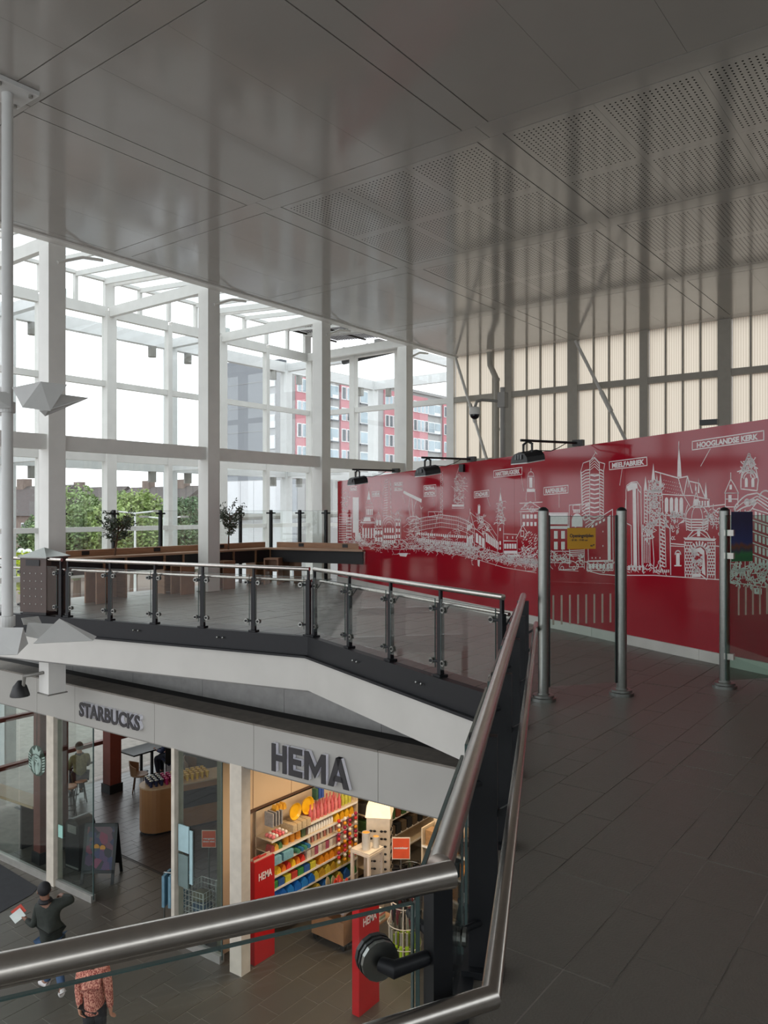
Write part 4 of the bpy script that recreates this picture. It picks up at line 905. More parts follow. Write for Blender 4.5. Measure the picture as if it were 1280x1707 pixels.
# ================= hanging pole with folded wings
HP = V(-8.86, 4.47, 0); hd = HP.dot(V(-ST, CT, 0)); m_wing = mat('pale_grey_wing', (192, 193, 191), .45, var=.03); fwd = V(-ST, CT, 0); rgt = V(CT, ST, 0)
t = thing('hanging_pole_light', 'white pole hung from the ceiling with folded metal reflector wings', 'lamp', HP + up * .2)
MB().tube([HP + up * .30, HP + up * (ZC - .02)], .062, 18).build('pole', m_wing, t, smooth=True, world=True)
MB().cbox(HP + up * (ZC - .03), (.5, .5, .05)).build('ceiling_plate', m_wing, t, world=True)
for k in range(4): MB().lathe([(.025, -.03), (.025, 0)], HP + V(.18 * (-1) ** k, .18 * (-1) ** (k // 2), ZC - .055), 8).build('plate_bolt', m_grey, t, world=True)
for z in (2.92, .46): MB().tube([HP + up * z, HP + up * (z + .12)], .085, 16).build('collar', m_wing, t, world=True)
def wing(pts, dz, ex):       # facets given as picture points at depth offsets; thickened into folded sheets
    mb = MB()
    for f in pts:
        q = [pd(x, y, hd + o) for x, y, o in f]; n = (q[1] - q[0]).cross(q[2] - q[0]).normalized() * .012; k = len(q)
        mb.add(q + [v + n for v in q], [list(range(k)), list(range(k, 2 * k))[::-1]] + [[i, (i + 1) % k, k + (i + 1) % k, k + i] for i in range(k)])
    return mb.build('wing', m_wing, t, world=True)
wing([[(20, 646, -.05), (68, 636, -.22), (37, 679, -.30)], [(68, 636, -.22), (112, 641, -.02), (84, 685, -.16), (37, 679, -.30)]], 0, 0)
wing([[(101, 658, .06), (147, 664, .30), (82, 690, .16), (80, 686, .1)], [(80, 684, .08), (147, 664, .30), (75, 694, .2), (66, 685, .1)]], 0, 0)
wing([[(18, 655, -.02), (-30, 650, -.2), (-34, 684, -.25), (18, 680, -.08)]], 0, 0)
wing([[(16, 680, .0), (-30, 684, .1), (-20, 693, .2), (14, 692, .1)]], 0, 0)
wing([[(9, 646, -.02), (-30, 640, .25), (-10, 660, .2), (2, 652, .1)]], 0, 0)
wing([[(-40, 1046, -.35), (39, 1046, -.28), (29, 1091, -.42), (-40, 1093, -.5)], [(39, 1046, -.28), (47, 1073, -.2), (29, 1091, -.42)]], 0, 0)
wing([[(99, 1031, -.02), (155, 1068, .12), (55, 1073, -.28)], [(99, 1031, -.02), (161, 1061, .2), (155, 1068, .12)]], 0, 0)
wing([[(46, 1038, .12), (90, 1040, .24), (70, 1066, .14), (42, 1060, .06)]], 0, 0)
wing([[(36, 1030, .2), (64, 1027, .38), (70, 1040, .36), (40, 1041, .22)]], 0, 0)
wing([[(20, 1040, .05), (-40, 1030, .3), (-40, 1044, .3), (20, 1050, .05)]], 0, 0)
# ================= shop front under the deck
SA = R(2.6); S0 = V(-16.2, 8.05, 0); sd = V(math.cos(SA), math.sin(SA), 0); st = V(-math.sin(SA), math.cos(SA), 0); GZ = -5.6
def sp(s, t_, z): return S0 + sd * s + st * t_ + up * z
def sbox(s0, s1, t0, t1, z0, z1):      # box in the shop frame, world coordinates
    mb = MB(); q = [sp(s0, t0, z0), sp(s1, t0, z0), sp(s1, t1, z0), sp(s0, t1, z0), sp(s0, t0, z1), sp(s1, t0, z1), sp(s1, t1, z1), sp(s0, t1, z1)]
    return mb.add(q, [(0, 3, 2, 1), (4, 5, 6, 7), (0, 1, 5, 4), (1, 2, 6, 5), (2, 3, 7, 6), (3, 0, 4, 7)])
m_fas = mat('light_grey_fascia', (160, 158, 152), .5, var=.04, scale=1.2); m_roofd = mat('bitumen_roof', (30, 29, 28), .85, bump=.1); m_ledge = mat('weathered_ledge', (112, 106, 98), .7, var=.15)
wf = thing('wall_shop_front', 'shop front with pale fascia panels, white posts and glass', 'wall', sp(5, 0, GZ), kind='structure')
sm = [-3.2, 1.31, 2.58, 4.9, 7.27, 9.64, 12.0, 13.6]
for a, b in zip(sm, sm[1:]):
    sbox(a + .004, b - .004, 0, .06, -2.25, -1.56).build('fascia_panel', m_fas, wf, world=True)
    sbox(a + .003, b - .003, -.01, .5, -1.56, -1.53).build('ledge_cap', m_ledge, wf, world=True)
sbox(-3.2, 13.6, .07, .5, -2.3, -1.57).build('fascia_core', m_grey, wf, world=True)
rf = sbox(-3.2, 13.6, .5, 5.4, -2.3, -1.62); rf.build('roof', m_roofd, wf, world=True)
for a, b in zip(range(-3, 13, 2), range(-1, 15, 2)):
    sbox(a + .004, min(b, 13.6) - .004, 1.0, 1.06, -1.62, -.805).build('back_panel', mat('mid_grey_panel', (150, 149, 146), .6), wf, world=True)
m_post = mat('cream_post', (196, 188, 174), .5)
for s0, s1, m in ((1.6, 1.84, m_post), (6.72, 6.98, m_post), (5.31, 5.39, m_post)):
    sbox(s0, s1, .02, .22, GZ, -2.25).build('post', m, wf, world=True)
m_sill = mat('alu_sill', (168, 166, 160), .4, metal=.5)
for s0, s1 in ((-3.2, 1.6), (1.84, 3.0), (5.39, 6.45)):
    sbox(s0, s1, .06, .16, GZ, GZ + .13).build('sill', m_sill, wf, world=True)
m_sg = glass('shop_glass', (240, 246, 244), .045)
for s0, s1 in ((-3.2, -.9), (-.89, .47), (.48, 1.6), (1.84, 3.0), (5.39, 6.45)):
    p_ = sbox(s0 + .01, s1 - .01, .105, .115, GZ + .13, -2.25).build('pane', m_sg, wf, world=True)
sbox(2.99, 3.01, .1, .12, GZ + .05, -2.25).build('pane_edge', m_edge, wf, world=True); sbox(6.44, 6.46, .1, .12, GZ + .05, -2.25).build('pane_edge', m_edge, wf, world=True)
# sign letters
m_ltr = mat('charcoal_letter', (44, 42, 44), .5); m_lit = mat('letter_side_white', (232, 232, 240), .4)
def sign(word, s0, s1, zb, cap, label):
    t = thing('shop_sign', label, 'sign', sp((s0 + s1) / 2, -.06, zb))
    put_text('letter_returns', word, cap / .70, m_lit, t, sp(s0, -.035, zb), sd, up, .068, .012, 1.02, width=s1 - s0)
    put_text('letter_faces', word, cap / .70, m_ltr, t, sp(s0, -.075, zb), sd, up, .012, .012, 1.02, width=s1 - s0)
def bar_letters(s0, zb, cap, label):      # heavy letters cut from straight strokes
    t = thing('shop_sign', label, 'sign', sp(s0 + .7, -.06, zb)); k = .080; w_ = .30; x = 0
    L = {'H': (.30, [[(0, 0), (k, 0), (k, 1), (0, 1)], [(.30 - k, 0), (.30, 0), (.30, 1), (.30 - k, 1)], [(k, .40), (.30 - k, .40), (.30 - k, .62), (k, .62)]]),
         'E': (.26, [[(0, 0), (k, 0), (k, 1), (0, 1)], [(k, 0), (.26, 0), (.26, .21), (k, .21)], [(k, .79), (.26, .79), (.26, 1), (k, 1)], [(k, .41), (.24, .41), (.24, .61), (k, .61)]]),
         'M': (.40, [[(0, 0), (k, 0), (k, 1), (0, 1)], [(.40 - k, 0), (.40, 0), (.40, 1), (.40 - k, 1)], [(k, 1), (k, .62), (.2, .12), (.2, .48)], [(.40 - k, 1), (.2, .48), (.2, .12), (.40 - k, .62)]]),
         'A': (.38, [[(0, 0), (.10, 0), (.235, 1), (.145, 1)], [(.28, 0), (.38, 0), (.235, 1), (.145, 1)], [(.09, .2), (.29, .2), (.265, .39), (.115, .39)]])}
    for c in 'HEMA':
        wd, ps = L[c]; f_ = MB(); r_ = MB()
        for p in ps: q = [(a_, b_ * cap) for a_, b_ in p]; f_.prism(q, -st * .014, sp(s0 + x, -.07, zb), sd, up); r_.prism(q, -st * .06, sp(s0 + x, -.009, zb), sd, up)
        o = f_.build('letter_' + c.lower(), m_ltr, t, world=True); r_.build('letter_return', m_lit, o, world=True); x += wd + .045
bar_letters(7.72, -2.16, .42, 'dark raised letters HEMA with white sides on the fascia')
sign('STARBUCKS', 2.83, 4.6, -2.06, .25, 'dark raised letters STARBUCKS with white sides on the fascia')
# wall lamp on the column
t = thing('wall_spotlight', 'small black spotlight on a bent arm above the left end of the shop fascia', 'spotlight', V(-13.42, 7.42, -1.3))
MB().tube([(-13.42, 7.43, -1.15), (-13.52, 7.25, -1.18), (-13.66, 7.2, -1.2), (-13.7, 7.2, -1.42)], .03, 8).build('arm', m_grey, t, smooth=True, world=True)
MB().lathe([(.04, .2), (.12, .1), (.17, -.05), (.17, -.08)], (-13.78, 7.18, -1.5), 14).build('head', m_black, t, smooth=True, world=True)
# ---- inside: party wall, ceilings, floor
m_beige = mat('beige_wall_panel', (206, 178, 142), .6, var=.04, scale=1); m_dk = mat('dark_shop_wall', (50, 46, 42), .7)
HX = -9.92
wp_ = thing('wall_partition', 'beige wall between the two shops', 'wall', (HX, 10.5, GZ), kind='structure')
for k, (y0, y1) in enumerate(((8.62, 9.3), (9.31, 10.25), (10.26, 11.2), (11.21, 12.2), (12.21, 14.0))): MB().box((HX - .06, y0, GZ), (HX - .02, y1 - .006, -2.33)).build('wall_panel', m_beige, wp_, world=True)
MB().box((HX - .16, 8.62, GZ), (HX - .065, 14, -2.33)).build('wall_core', mat('olive_glass_wall', (92, 88, 70), .5), wp_, world=True)
wb = MB().box((-19, 14.6, GZ), (-2.6, 14.75, -2.3)).build('wall_shop_back', m_dk); wb['kind'] = 'structure'
wr = MB().box((-3.3, 8.9, GZ), (-3.15, 14.6, -2.3)).build('wall_shop_right', m_beige); wr['kind'] = 'structure'
# coffee shop floor of narrow dark tiles
m_ct = tile_mat('dark_plank_tile', (56, 48, 46), (86, 76, 74), .28, .1)
fc = MB().box((-19.0, 9.75, GZ + .001), (-10.1, 14.5, GZ + .004)).build('floor_coffee_shop', m_black); fc['kind'] = 'structure'
lay_tiles(fc, -18.98, -10.2, 9.8, 14.4, [.2], [.9], GZ + .012, m_ct, gap=.006, cut=False, nparts=200)
# lamps of the shops
m_lamp = mat('warm_lamp_panel', (255, 222, 178), .5, emit=9., ecol=(255, 208, 150)); 
def ceiling_lamp(x, y, e, col, lb, sz=.5, mm=None):
    t = thing('shop_ceiling_lamp', lb, 'lamp', (x, y, -2.36), group='shop ceiling lamps'); MB().box((x - .25, y - .25, -2.35), (x + .25, y + .25, -2.305)).build('frame', m_whiteB, t, world=True)
    MB().box((x - .2, y - .2, -2.36), (x + .2, y + .2, -2.35)).build('diffuser', mm or m_lamp, t, world=True)
    l = bpy.data.lights.new('lamp_light', 'AREA'); l.energy = e; l.color = col; l.size = .4; lo_ = bpy.data.objects.new('lamp_light', l); COL.objects.link(lo_); lo_.location = (0, 0, -.02); lo_.parent = t
for k, (x, y) in enumerate(((-8.6, 9.6), (-8.6, 11.2), (-7.0, 10.4), (-8.2, 13.0), (-6.2, 12.4), (-5.2, 10.2))): ceiling_lamp(x, y, 20, (1, .84, .64), 'warm square lamp in the ceiling above the ' + ['long shelving', 'display table', 'umbrella rack', 'sunglasses tower', 'right shelving', 'shop entrance at the right'][k])
for k, (x, y) in enumerate(((-16.8, 11.5), (-13.5, 12))): ceiling_lamp(x, y, 6, (1, .85, .68), 'dim square lamp in the coffee shop ceiling ' + ['by the red column', 'by the display island'][k])
# ================= emblem hanging in the coffee shop window
ec = sp(1.02, .17, -3.31); t = thing('round_emblem', 'round green emblem with a crowned long haired figure in the shop window', 'emblem', ec - up * .31)
m_gr = mat('emblem_green', (16, 62, 48), .4); m_ew = mat('emblem_white', (214, 222, 218), .4)
def disc(mb, c, rx, rz, off, n=28):
    mb.prism([(rx * math.cos(6.2832 * i / n), rz * math.sin(6.2832 * i / n)) for i in range(n)], st * .008, c - st * off, sd, up)
mb = MB(); disc(mb, ec, .31, .31, 0); mb.build('disc', m_gr, t, world=True)
mb = MB(); disc(mb, ec + up * .045, .075, .10, .008); disc(mb, ec - up * .16, .05, .12, .008)
for k in (-1, 1):
    for j in range(3): mb.tube([ec - st * .012 + sd * k * (.06 + .035 * j) + up * (.13 - .03 * j), ec - st * .012 + sd * k * (.10 + .035 * j) - up * .03, ec - st * .012 + sd * k * (.065 + .03 * j) - up * (.26 - .03 * j)], .012, 5)

mb.prism([(-.12, .12), (-.15, .24), (-.07, .19), (0, .3), (.07, .19), (.15, .24), (.12, .12)], st * .006, ec - st * .012, sd, up)
for k in (-1, 1):
    for j in range(6): mb.prism([(k * .2, .1 - j * .055), (k * .285, .13 - j * .055), (k * .28, .10 - j * .055), (k * .2, .075 - j * .055)], st * .006, ec - st * .008, sd, up)
mb.build('figure', m_ew, t, world=True)
mb = MB()
mb.tube([ec - st * .02 + up * .02 - sd * .03, ec - st * .02 - up * .0 + sd * .03], .006, 5); mb.ball(ec - st * .018 + up * .06 - sd * .025, .01, 6, 4); mb.ball(ec - st * .018 + up * .06 + sd * .025, .01, 6, 4)
mb.tube([ec - st * .02 + up * .12 - sd * .08, ec - st * .02 + up * .14, ec - st * .02 + up * .12 + sd * .08], .007, 5); mb.build('hair_and_face_lines', m_gr, t, world=True)
MB().tube([ec + up * .31, sp(1.02, .17, -2.31)], .006, 6).build('hanger', m_black, t, world=True)
# ================= coffee shop furniture
def red_column(x, y, label, w_=.3):
    t = thing('red_column', label, 'column', (x, y, GZ), group='red brown columns'); MB().box((-w_ / 2, -w_ / 2, .0), (w_ / 2, w_ / 2, 3.28)).build('shaft', m_rust, t); MB().box((-w_ / 2 - .03, -w_ / 2 - .03, 0), (w_ / 2 + .03, w_ / 2 + .03, .24)).build('plinth', m_black, t)
red_column(-15.6, 8.62, 'red brown column beside the round emblem', .26); red_column(-15.95, 9.2, 'red brown column behind the black waste bin', .26); red_column(-18.0, 11.85, 'red brown column with a black plinth among the coffee tables', .33)
m_tt = mat('pale_wood_top', (178, 150, 120), .4, var=.1); m_st = mat('orange_wood_seat', (168, 104, 62), .45)
t = thing('window_bench', 'long pale wooden window counter behind the shop glass at the left', 'counter', (-17.5, 9.2, GZ))
MB().bar(V(-19.0, 8.62, GZ + 1.0), V(-16.1, 8.88, GZ + 1.0), .45, .06).build('top', m_tt, t, world=True)
for s in (.15, .85): q = V(-19.0, 8.62, 0).lerp(V(-16.1, 8.88, 0), s); MB().bar(V(q.x, q.y, GZ), V(q.x, q.y, GZ + .97), .06, .4, up=(0, 1, 0)).build('leg', m_black, t, world=True)
def bar_stool(x, y, label):
    t = thing('bar_stool', label, 'stool', (x, y, GZ), group='round bar stools'); MB().lathe([(.17, .74), (.18, .76), (.17, .79)], (0, 0, 0), 18).build('seat', m_st, t, smooth=True)
    for k in range(4): a = k * 1.5708 + .4; MB().tube([(.1 * math.cos(a), .1 * math.sin(a), .74), (.2 * math.cos(a), .2 * math.sin(a), 0)], .014, 6).build('leg', m_black, t)
    MB().tube([(.16 * math.cos(a * .1745), .16 * math.sin(a * .1745), .25) for a in range(0, 37, 3)], .01, 5).build('foot_ring', m_black, t)
bar_stool(-17.0, 9.32, 'round orange bar stool behind the window counter by the emblem'); bar_stool(-17.25, 10.2, 'round orange bar stool right of the cream shop post')
def cafe_table(x, y, lx, ly, label, rz=0):
    t = thing('coffee_table', label, 'table', (x, y, GZ), rz, group='coffee shop tables'); MB().box((-lx / 2, -ly / 2, .72), (lx / 2, ly / 2, .76)).build('top', m_black, t)
    for k in (-1, 1): MB().box((k * lx * .35 - .03, -.03, .03), (k * lx * .35 + .03, .03, .72)).build('leg', m_black, t); MB().box((k * lx * .35 - .05, -.2, 0), (k * lx * .35 + .05, .2, .03)).build('foot', m_black, t)
    return t
cafe_table(-18.72, 11.0, .5, 1.2, 'dark coffee table beside the seated person'); cafe_table(-18.4, 13.2, .7, 1.3, 'dark coffee table at the back beyond the red brown column')
t = MB(); 
for k in range(5): t.box((-18.8 + .03 * k, 11.15 + .05 * k, GZ + .762 + .004 * k), (-18.62 + .03 * k, 11.36 + .05 * k, GZ + .765 + .004 * k))
tag(t.build('papers', m_ew), 'loose white papers on the coffee table', 'papers')
m_tan = mat('tan_moulded_seat', (120, 88, 62), .5)
def cafe_chair(x, y, rz, label):
    t = thing('tub_chair', label, 'chair', (x, y, GZ), rz, group='tan tub chairs'); MB().lathe([(.2, .42), (.23, .44), (.22, .47)], (0, 0, 0), 16).build('seat', m_tan, t, smooth=True)
    mb = MB(); n = 10
    for i in range(n + 1):
        a = R(10 + 160 * i / n); h = .82 - .14 * abs(i - n / 2) / (n / 2)
        mb.v += [V(.23 * math.cos(a), .23 * math.sin(a), .47), V(.27 * math.cos(a), .27 * math.sin(a), h), V(.25 * math.cos(a), .25 * math.sin(a), h), V(.21 * math.cos(a), .21 * math.sin(a), .47)]
    for i in range(n): mb.f += [[4 * i + j, 4 * i + 4 + j, 4 * i + 4 + (j + 1) % 4, 4 * i + (j + 1) % 4] for j in range(4)]
    mb.build('backrest', m_tan, t, smooth=True)
    for k in range(4): a = k * 1.5708 + .785; MB().tube([(.15 * math.cos(a), .15 * math.sin(a), .43), (.22 * math.cos(a), .22 * math.sin(a), 0)], .015, 6).build('leg', m_bark, t)
cafe_chair(-17.45, 12.3, 2.4, 'tan tub chair right of the red brown column'); cafe_chair(-16.6, 13.4, 2.0, 'tan tub chair at the back under the fascia'); cafe_chair(-15.1, 13.6, 1.2, 'tan tub chair half hidden behind the display island')
# black waste bin
p = V(-14.78, 8.8, GZ); t = thing('waste_bin', 'black waste bin with a rounded top inside the shop glass', 'bin', p, .1)
pr = [(-.22, 0), (.22, 0), (.22, .85)] + [(.22 * math.cos(R(a)), .85 + .18 * math.sin(R(a))) for a in range(15, 180, 15)] + [(-.22, .85)]
MB().prism(pr, (0, .4, 0), (0, 0, 0), (1, 0, 0), (0, 0, 1)).build('body', mat('gloss_black_bin', (14, 14, 15), .3), t); MB().box((-.14, -.008, .74), (.14, .004, .9)).build('flap', m_grey, t); MB().box((-.2, -.004, .02), (.2, .0, .06)).build('kick_strip', m_grey, t)
tag(sbox(1.9, 2.04, .085, .1, -4.62, -4.38).build('door_sticker', mat('mint_sticker', (150, 196, 184), .5)), 'small mint green notice on the shop glass', 'notice')
# A-board
t = thing('pavement_board', 'black folding pavement board with a colourful dark poster', 'sign board', V(-13.95, 8.95, GZ), R(38))
m_po = mat('dark_colour_poster', (70, 34, 52), .4, var=.85, scale=7); n = m_po.node_tree; zz = n.nodes.new('ShaderNodeTexVoronoi'); zz.inputs['Scale'].default_value = 7; rr = n.nodes.new('ShaderNodeValToRGB')
tcx = n.nodes.new('ShaderNodeTexCoord'); n.links.new(tcx.outputs['Object'], zz.inputs['Vector']); n.links.new(zz.outputs['Color'], rr.inputs['Fac']); e = rr.color_ramp.elements; e[0].color = lin((28, 22, 34)); e[1].color = lin((150, 50, 60)); e[0].position = .3
for pos, cc in ((.5, (40, 44, 84)), (.65, (120, 38, 62)), (.8, (44, 60, 66))): q = rr.color_ramp.elements.new(pos); q.color = lin(cc)
n.links.new(rr.outputs['Color'], n.nodes['Principled BSDF'].inputs['Base Color'])
for k in (1, -1):
    fr = MB(); 
    for x0, x1, z0, z1 in ((-.33, -.27, 0, 1.1), (.27, .33, 0, 1.1), (-.33, .33, 1.04, 1.1), (-.33, .33, .2, .26)):
        q = []
        for (x, z) in ((x0, z0), (x1, z0), (x1, z1), (x0, z1)): q.append(V(x, -k * (.28 * (1 - z / 1.1) + .012), z))
        fr.add(q + [v + V(0, k * .02, 0) for v in q], [(0, 1, 2, 3), (7, 6, 5, 4), (0, 4, 5, 1), (1, 5, 6, 2), (2, 6, 7, 3), (3, 7, 4, 0)])
    f_ = fr.build('frame', m_black, t); q = [V(x, -k * (.28 * (1 - z / 1.1) + .008), z) for (x, z) in ((-.27, .26), (.27, .26), (.27, 1.04), (-.27, 1.04))]
    pp_ = MB().add(q + [v + V(0, k * .01, 0) for v in q], [(0, 1, 2, 3), (7, 6, 5, 4), (0, 4, 5, 1), (1, 5, 6, 2), (2, 6, 7, 3), (3, 7, 4, 0)]).build('poster_panel', m_po if k > 0 else m_black, t)
    if k > 0:
        for (x, z) in ((-.06, .68), (.06, .66)): MB().lathe([(.055, 0), (.055, .006)], (x, -(.28 * (1 - z / 1.1) + .016), z), 12, axis='y').build('printed_cup', mat('caramel_print', (196, 140, 70), .5), pp_)
# display island with cups
t = thing('display_island', 'rounded wooden display island with shelves of boxed goods', 'display', V(-14.9, 11.4, GZ))
ax_ = V(.35, .937, 0).normalized(); ay_ = V(-.937, .35, 0); o_ = V(-15.05, 11.05, GZ); m_isl = mat('honey_wood', (150, 104, 66), .4, var=.1, scale=2)
cap = [(.36 * math.cos(R(a)), .36 * math.sin(R(a))) for a in range(90, 271, 15)]; poly = cap + [(2.0, -.36), (2.0, .36)]
MB().prism(poly, up * .98, o_ + up * .06, ax_, ay_).build('body', m_isl, t, world=True); MB().prism([(p[0] * .93, p[1] * .9) for p in poly], up * .06, o_, ax_, ay_).build('kick_base', m_black, t, world=True)
MB().prism([(p[0] * 1.03, p[1] * 1.05) for p in poly], up * .03, o_ + up * 1.04, ax_, ay_).build('top', m_tt, t, world=True)
MB().prism([(.45, .5), (1.9, .5), (1.9, .9), (.45, .9)], -ay_ * .0 - ay_ * .006, o_ - ay_ * .356, ax_, up).build('open_shelf', m_black, t, world=True)
cols = [('navy', (24, 30, 60)), ('magenta', (150, 24, 80)), ('yellow', (206, 160, 40))]
cm = {c: mat(c + '_cup', v, .4) for c, v in cols}; cupb = MB().lathe([(.03, 0), (.042, .13)], (0, 0, 0), 10); lid = MB().lathe([(.045, .13), (.046, .15), (.03, .155)], (0, 0, 0), 10).mesh('lid', m_steelD, True)
cmesh = {c: MB().lathe([(.03, 0), (.042, .13)], (0, 0, 0), 10).mesh('cup', cm[c], True) for c, _ in cols}; lids = {'navy': lid, 'magenta': MB().lathe([(.045, .13), (.046, .15), (.03, .155)], (0, 0, 0), 10).mesh('lid', cm['magenta'], True), 'yellow': MB().lathe([(.045, .13), (.046, .15), (.03, .155)], (0, 0, 0), 10).mesh('lid', cm['yellow'], True)}
for i in range(12):
    for j in range(4):
        c = 'navy' if i < 3 else 'magenta' if i < 5 else 'yellow'; nth = 'first second third fourth fifth sixth seventh'.split(); pos = o_ + ax_ * (-.16 + i * .12) + ay_ * (-.2 + j * .13) + up * 1.071
        t = thing('tumbler', c + (' silver lidded' if c == 'navy' else '') + ' tumbler on the island, %s row of its colour, %s from the right' % (nth[i - {'navy': 0, 'magenta': 3, 'yellow': 5}[c]], nth[j]), 'cup', pos, group=c + ' tumblers on the display island')
        inst('cup', cmesh[c], t); inst('lid', lids[c], t)
# paper notices on the sliding door and in the window
for (s0, s1, z0, z1, lb) in ((5.42, 5.68, -4.0, -3.55, 'upper pale blue notice sheet on the sliding door glass'), (5.42, 5.66, -4.6, -4.05, 'lower framed notice sheet on the sliding door glass'), (5.70, 5.77, -4.5, -3.6, 'narrow strip of pale stickers on the sliding door glass')):
    tag(sbox(s0, s1, .08, .1, z0, z1).build('notice', mat('pale_blue_paper', (156, 184, 188), .6) if 'lower' not in lb else mat('grey_green_paper', (104, 122, 120), .6)), lb, 'notice')
# ================= household shop: shelving and goods
m_shelf = mat('cream_shelf', (196, 176, 146), .5); m_tick = mat('price_strip', (222, 214, 200), .5)
def shelving(label, x0, x1, y0, y1, zs, along='y', ends=True):
    t = thing('shelving_unit', label, 'shelving', ((x0 + x1) / 2, (y0 + y1) / 2, GZ), group='shop shelving')
    MB().box((x0, y0, GZ), (x0 + .02, y1, -3.4) if along == 'y' else (x1, y0 + .02, -3.7)).build('back_panel', m_shelf, t, world=True) if along == 'y' else MB().box((x0, y1 - .02, GZ), (x1, y1, -3.8)).build('back_panel', m_shelf, t, world=True)
    for z in zs:
        s_ = MB().box((x0, y0, z - .02), (x1, y1, z)).build('shelf', m_shelf, t, world=True)
        (MB().box((x1, y0, z - .03), (x1 + .01, y1, z + .006)) if along == 'y' else MB().box((x0, y0 - .01, z - .03), (x1, y0, z + .006))).build('price_strip', m_tick, s_, world=True)
    if ends:
        for q in ((y1,) if along == 'y' else (x0, x1)):
            (MB().box((x0, q - .015, GZ), (x1, q + .015, -3.5)) if along == 'y' else MB().box((q - .015, y0, GZ), (q + .015, y1, -3.85))).build('end_panel', m_shelf, t, world=True)
SX0, SX1 = -9.9, -9.5
Z1 = [-3.62, -3.84, -4.05, -4.25, -4.46, -4.68, -4.92, -5.2]
shelving('long shelving full of colourful goods along the beige wall', SX0, SX1, 9.32, 11.62, Z1[1:]); shelving('shelving with dark goods further back along the beige wall', SX0, SX1, 11.85, 14.3, [-3.5, -3.85, -4.2, -4.55, -4.9, -5.25])
shelving('dark stocked shelving at the right beside the orange sign', -7.8, -5.95, 11.35, 11.75, [-4.15, -4.55, -4.95, -5.3], 'x')
# ---- goods
PMESH = {}; ORD = 'first second third fourth fifth sixth seventh eighth ninth tenth eleventh twelfth thirteenth fourteenth fifteenth sixteenth'.split()
def prod(kind, col, size, loc, label, group, rz=0., cat=None):
    cn = 'goods_%d_%d_%d' % col; m = mat(cn, col, .42, var=.18, scale=25); key = (kind, col, size)
    if key not in PMESH:
        w_, d_, h_ = size; mb = MB(); sm_ = True
        if kind == 'box': mb.box((-w_ / 2, -d_ / 2, 0), (w_ / 2, d_ / 2, h_)); sm_ = False
        elif kind == 'bottle': mb.lathe([(w_ * .46, 0), (w_ * .5, .02), (w_ * .5, h_ * .55), (w_ * .2, h_ * .75), (w_ * .17, h_ * .95), (w_ * .2, h_)], n=10)
        elif kind == 'jar': mb.lathe([(w_ * .45, 0), (w_ * .5, h_ * .1), (w_ * .5, h_ * .7), (w_ * .4, h_ * .78), (w_ * .44, h_ * .8), (w_ * .44, h_)], n=10)
        elif kind == 'bag': mb.add([(-w_ / 2, -d_ * .5, 0), (w_ / 2, -d_ * .5, 0), (w_ / 2, d_ * .5, 0), (-w_ / 2, d_ * .5, 0), (-w_ * .45, -d_ * .4, h_ * .5), (w_ * .48, -d_ * .45, h_ * .5), (w_ * .48, d_ * .45, h_ * .5), (-w_ * .45, d_ * .4, h_ * .5), (-w_ * .5, -.005, h_ * .9), (w_ * .5, -.005, h_ * .95), (w_ * .5, .005, h_ * .95), (-w_ * .5, .005, h_ * .9)],
                                   [(3, 2, 1, 0), (0, 1, 5, 4), (1, 2, 6, 5), (2, 3, 7, 6), (3, 0, 4, 7), (4, 5, 9, 8), (5, 6, 10, 9), (6, 7, 11, 10), (7, 4, 8, 11), (8, 9, 10, 11)]); sm_ = False
        elif kind == 'roll': mb.tube([(-d_ / 2, 0, w_ / 2), (d_ / 2, 0, w_ / 2)], w_ / 2, 10)
        elif kind == 'ball': mb.ball((0, 0, w_ / 2), w_ / 2, 8, 6)
        PMESH[key] = mb.mesh(kind, m, sm_)
    o = inst({'box': 'product_box', 'bottle': 'bottle', 'jar': 'jar', 'bag': 'product_bag', 'roll': 'paper_roll', 'ball': 'candy_ball'}[kind], PMESH[key], None, loc, rz)
    return tag(o, label, cat or {'box': 'box', 'bottle': 'bottle', 'jar': 'jar', 'bag': 'bag', 'roll': 'roll', 'ball': 'sweet'}[kind], group)
def row(kind, cols, size, y0, y1, z, label, group, step, xs=(-9.6,), cat=None):
    y = y0; k = 0
    while y < y1:
        for i, x in enumerate(xs):
            lb = label if step >= 1 else label + (', front row' if i == 0 and len(xs) > 1 else ', back row' if i == len(xs) - 1 and i else ', middle row' if i else '') + ', ' + ORD[k] + ' from near end'
            prod(kind, cols[k % len(cols)], size, (x, y, z), lb, group, rnd.uniform(-.04, .04), cat)
        y += step; k += 1
T = MB()
row('bottle', [(196, 92, 92), (206, 120, 112)], (.075, .075, .3), 10.35, 11.15, Z1[1], 'pink bottle on the second shelf', 'pink bottles', .1, (-9.56, -9.7))
row('bottle', [(176, 170, 60)], (.08, .08, .28), 11.29, 11.5, Z1[1], 'yellow green bottle beyond the pink bottles', 'yellow green bottles', .1)
row('box', [(186, 164, 128)], (.3, .1, .13), 9.84, 10.3, Z1[1], 'beige box on the second shelf below the yellow trays', 'beige boxes', .12)
row('ball', [(220, 120, 120), (226, 214, 200), (210, 80, 80)], (.07, .07, .07), 9.4, 9.72, Z1[1], 'pink or white ball on the second shelf', 'pink and white balls', .075, (-9.54, -9.62, -9.7))
row('jar', [(222, 216, 204)], (.055, .055, .12), 10.3, 11.0, Z1[2], 'small white capped jar on the third shelf', 'white capped jars', .07, (-9.56, -9.64))
row('jar', [(214, 140, 40)], (.12, .12, .15), 9.75, 10.1, Z1[2], 'orange storage jar on the third shelf', 'orange jars', .15)
row('box', [(70, 90, 60), (90, 70, 60)], (.1, .1, .14), 10.16, 10.28, Z1[2], 'dark green carton on the third shelf', 'dark cartons', .11)
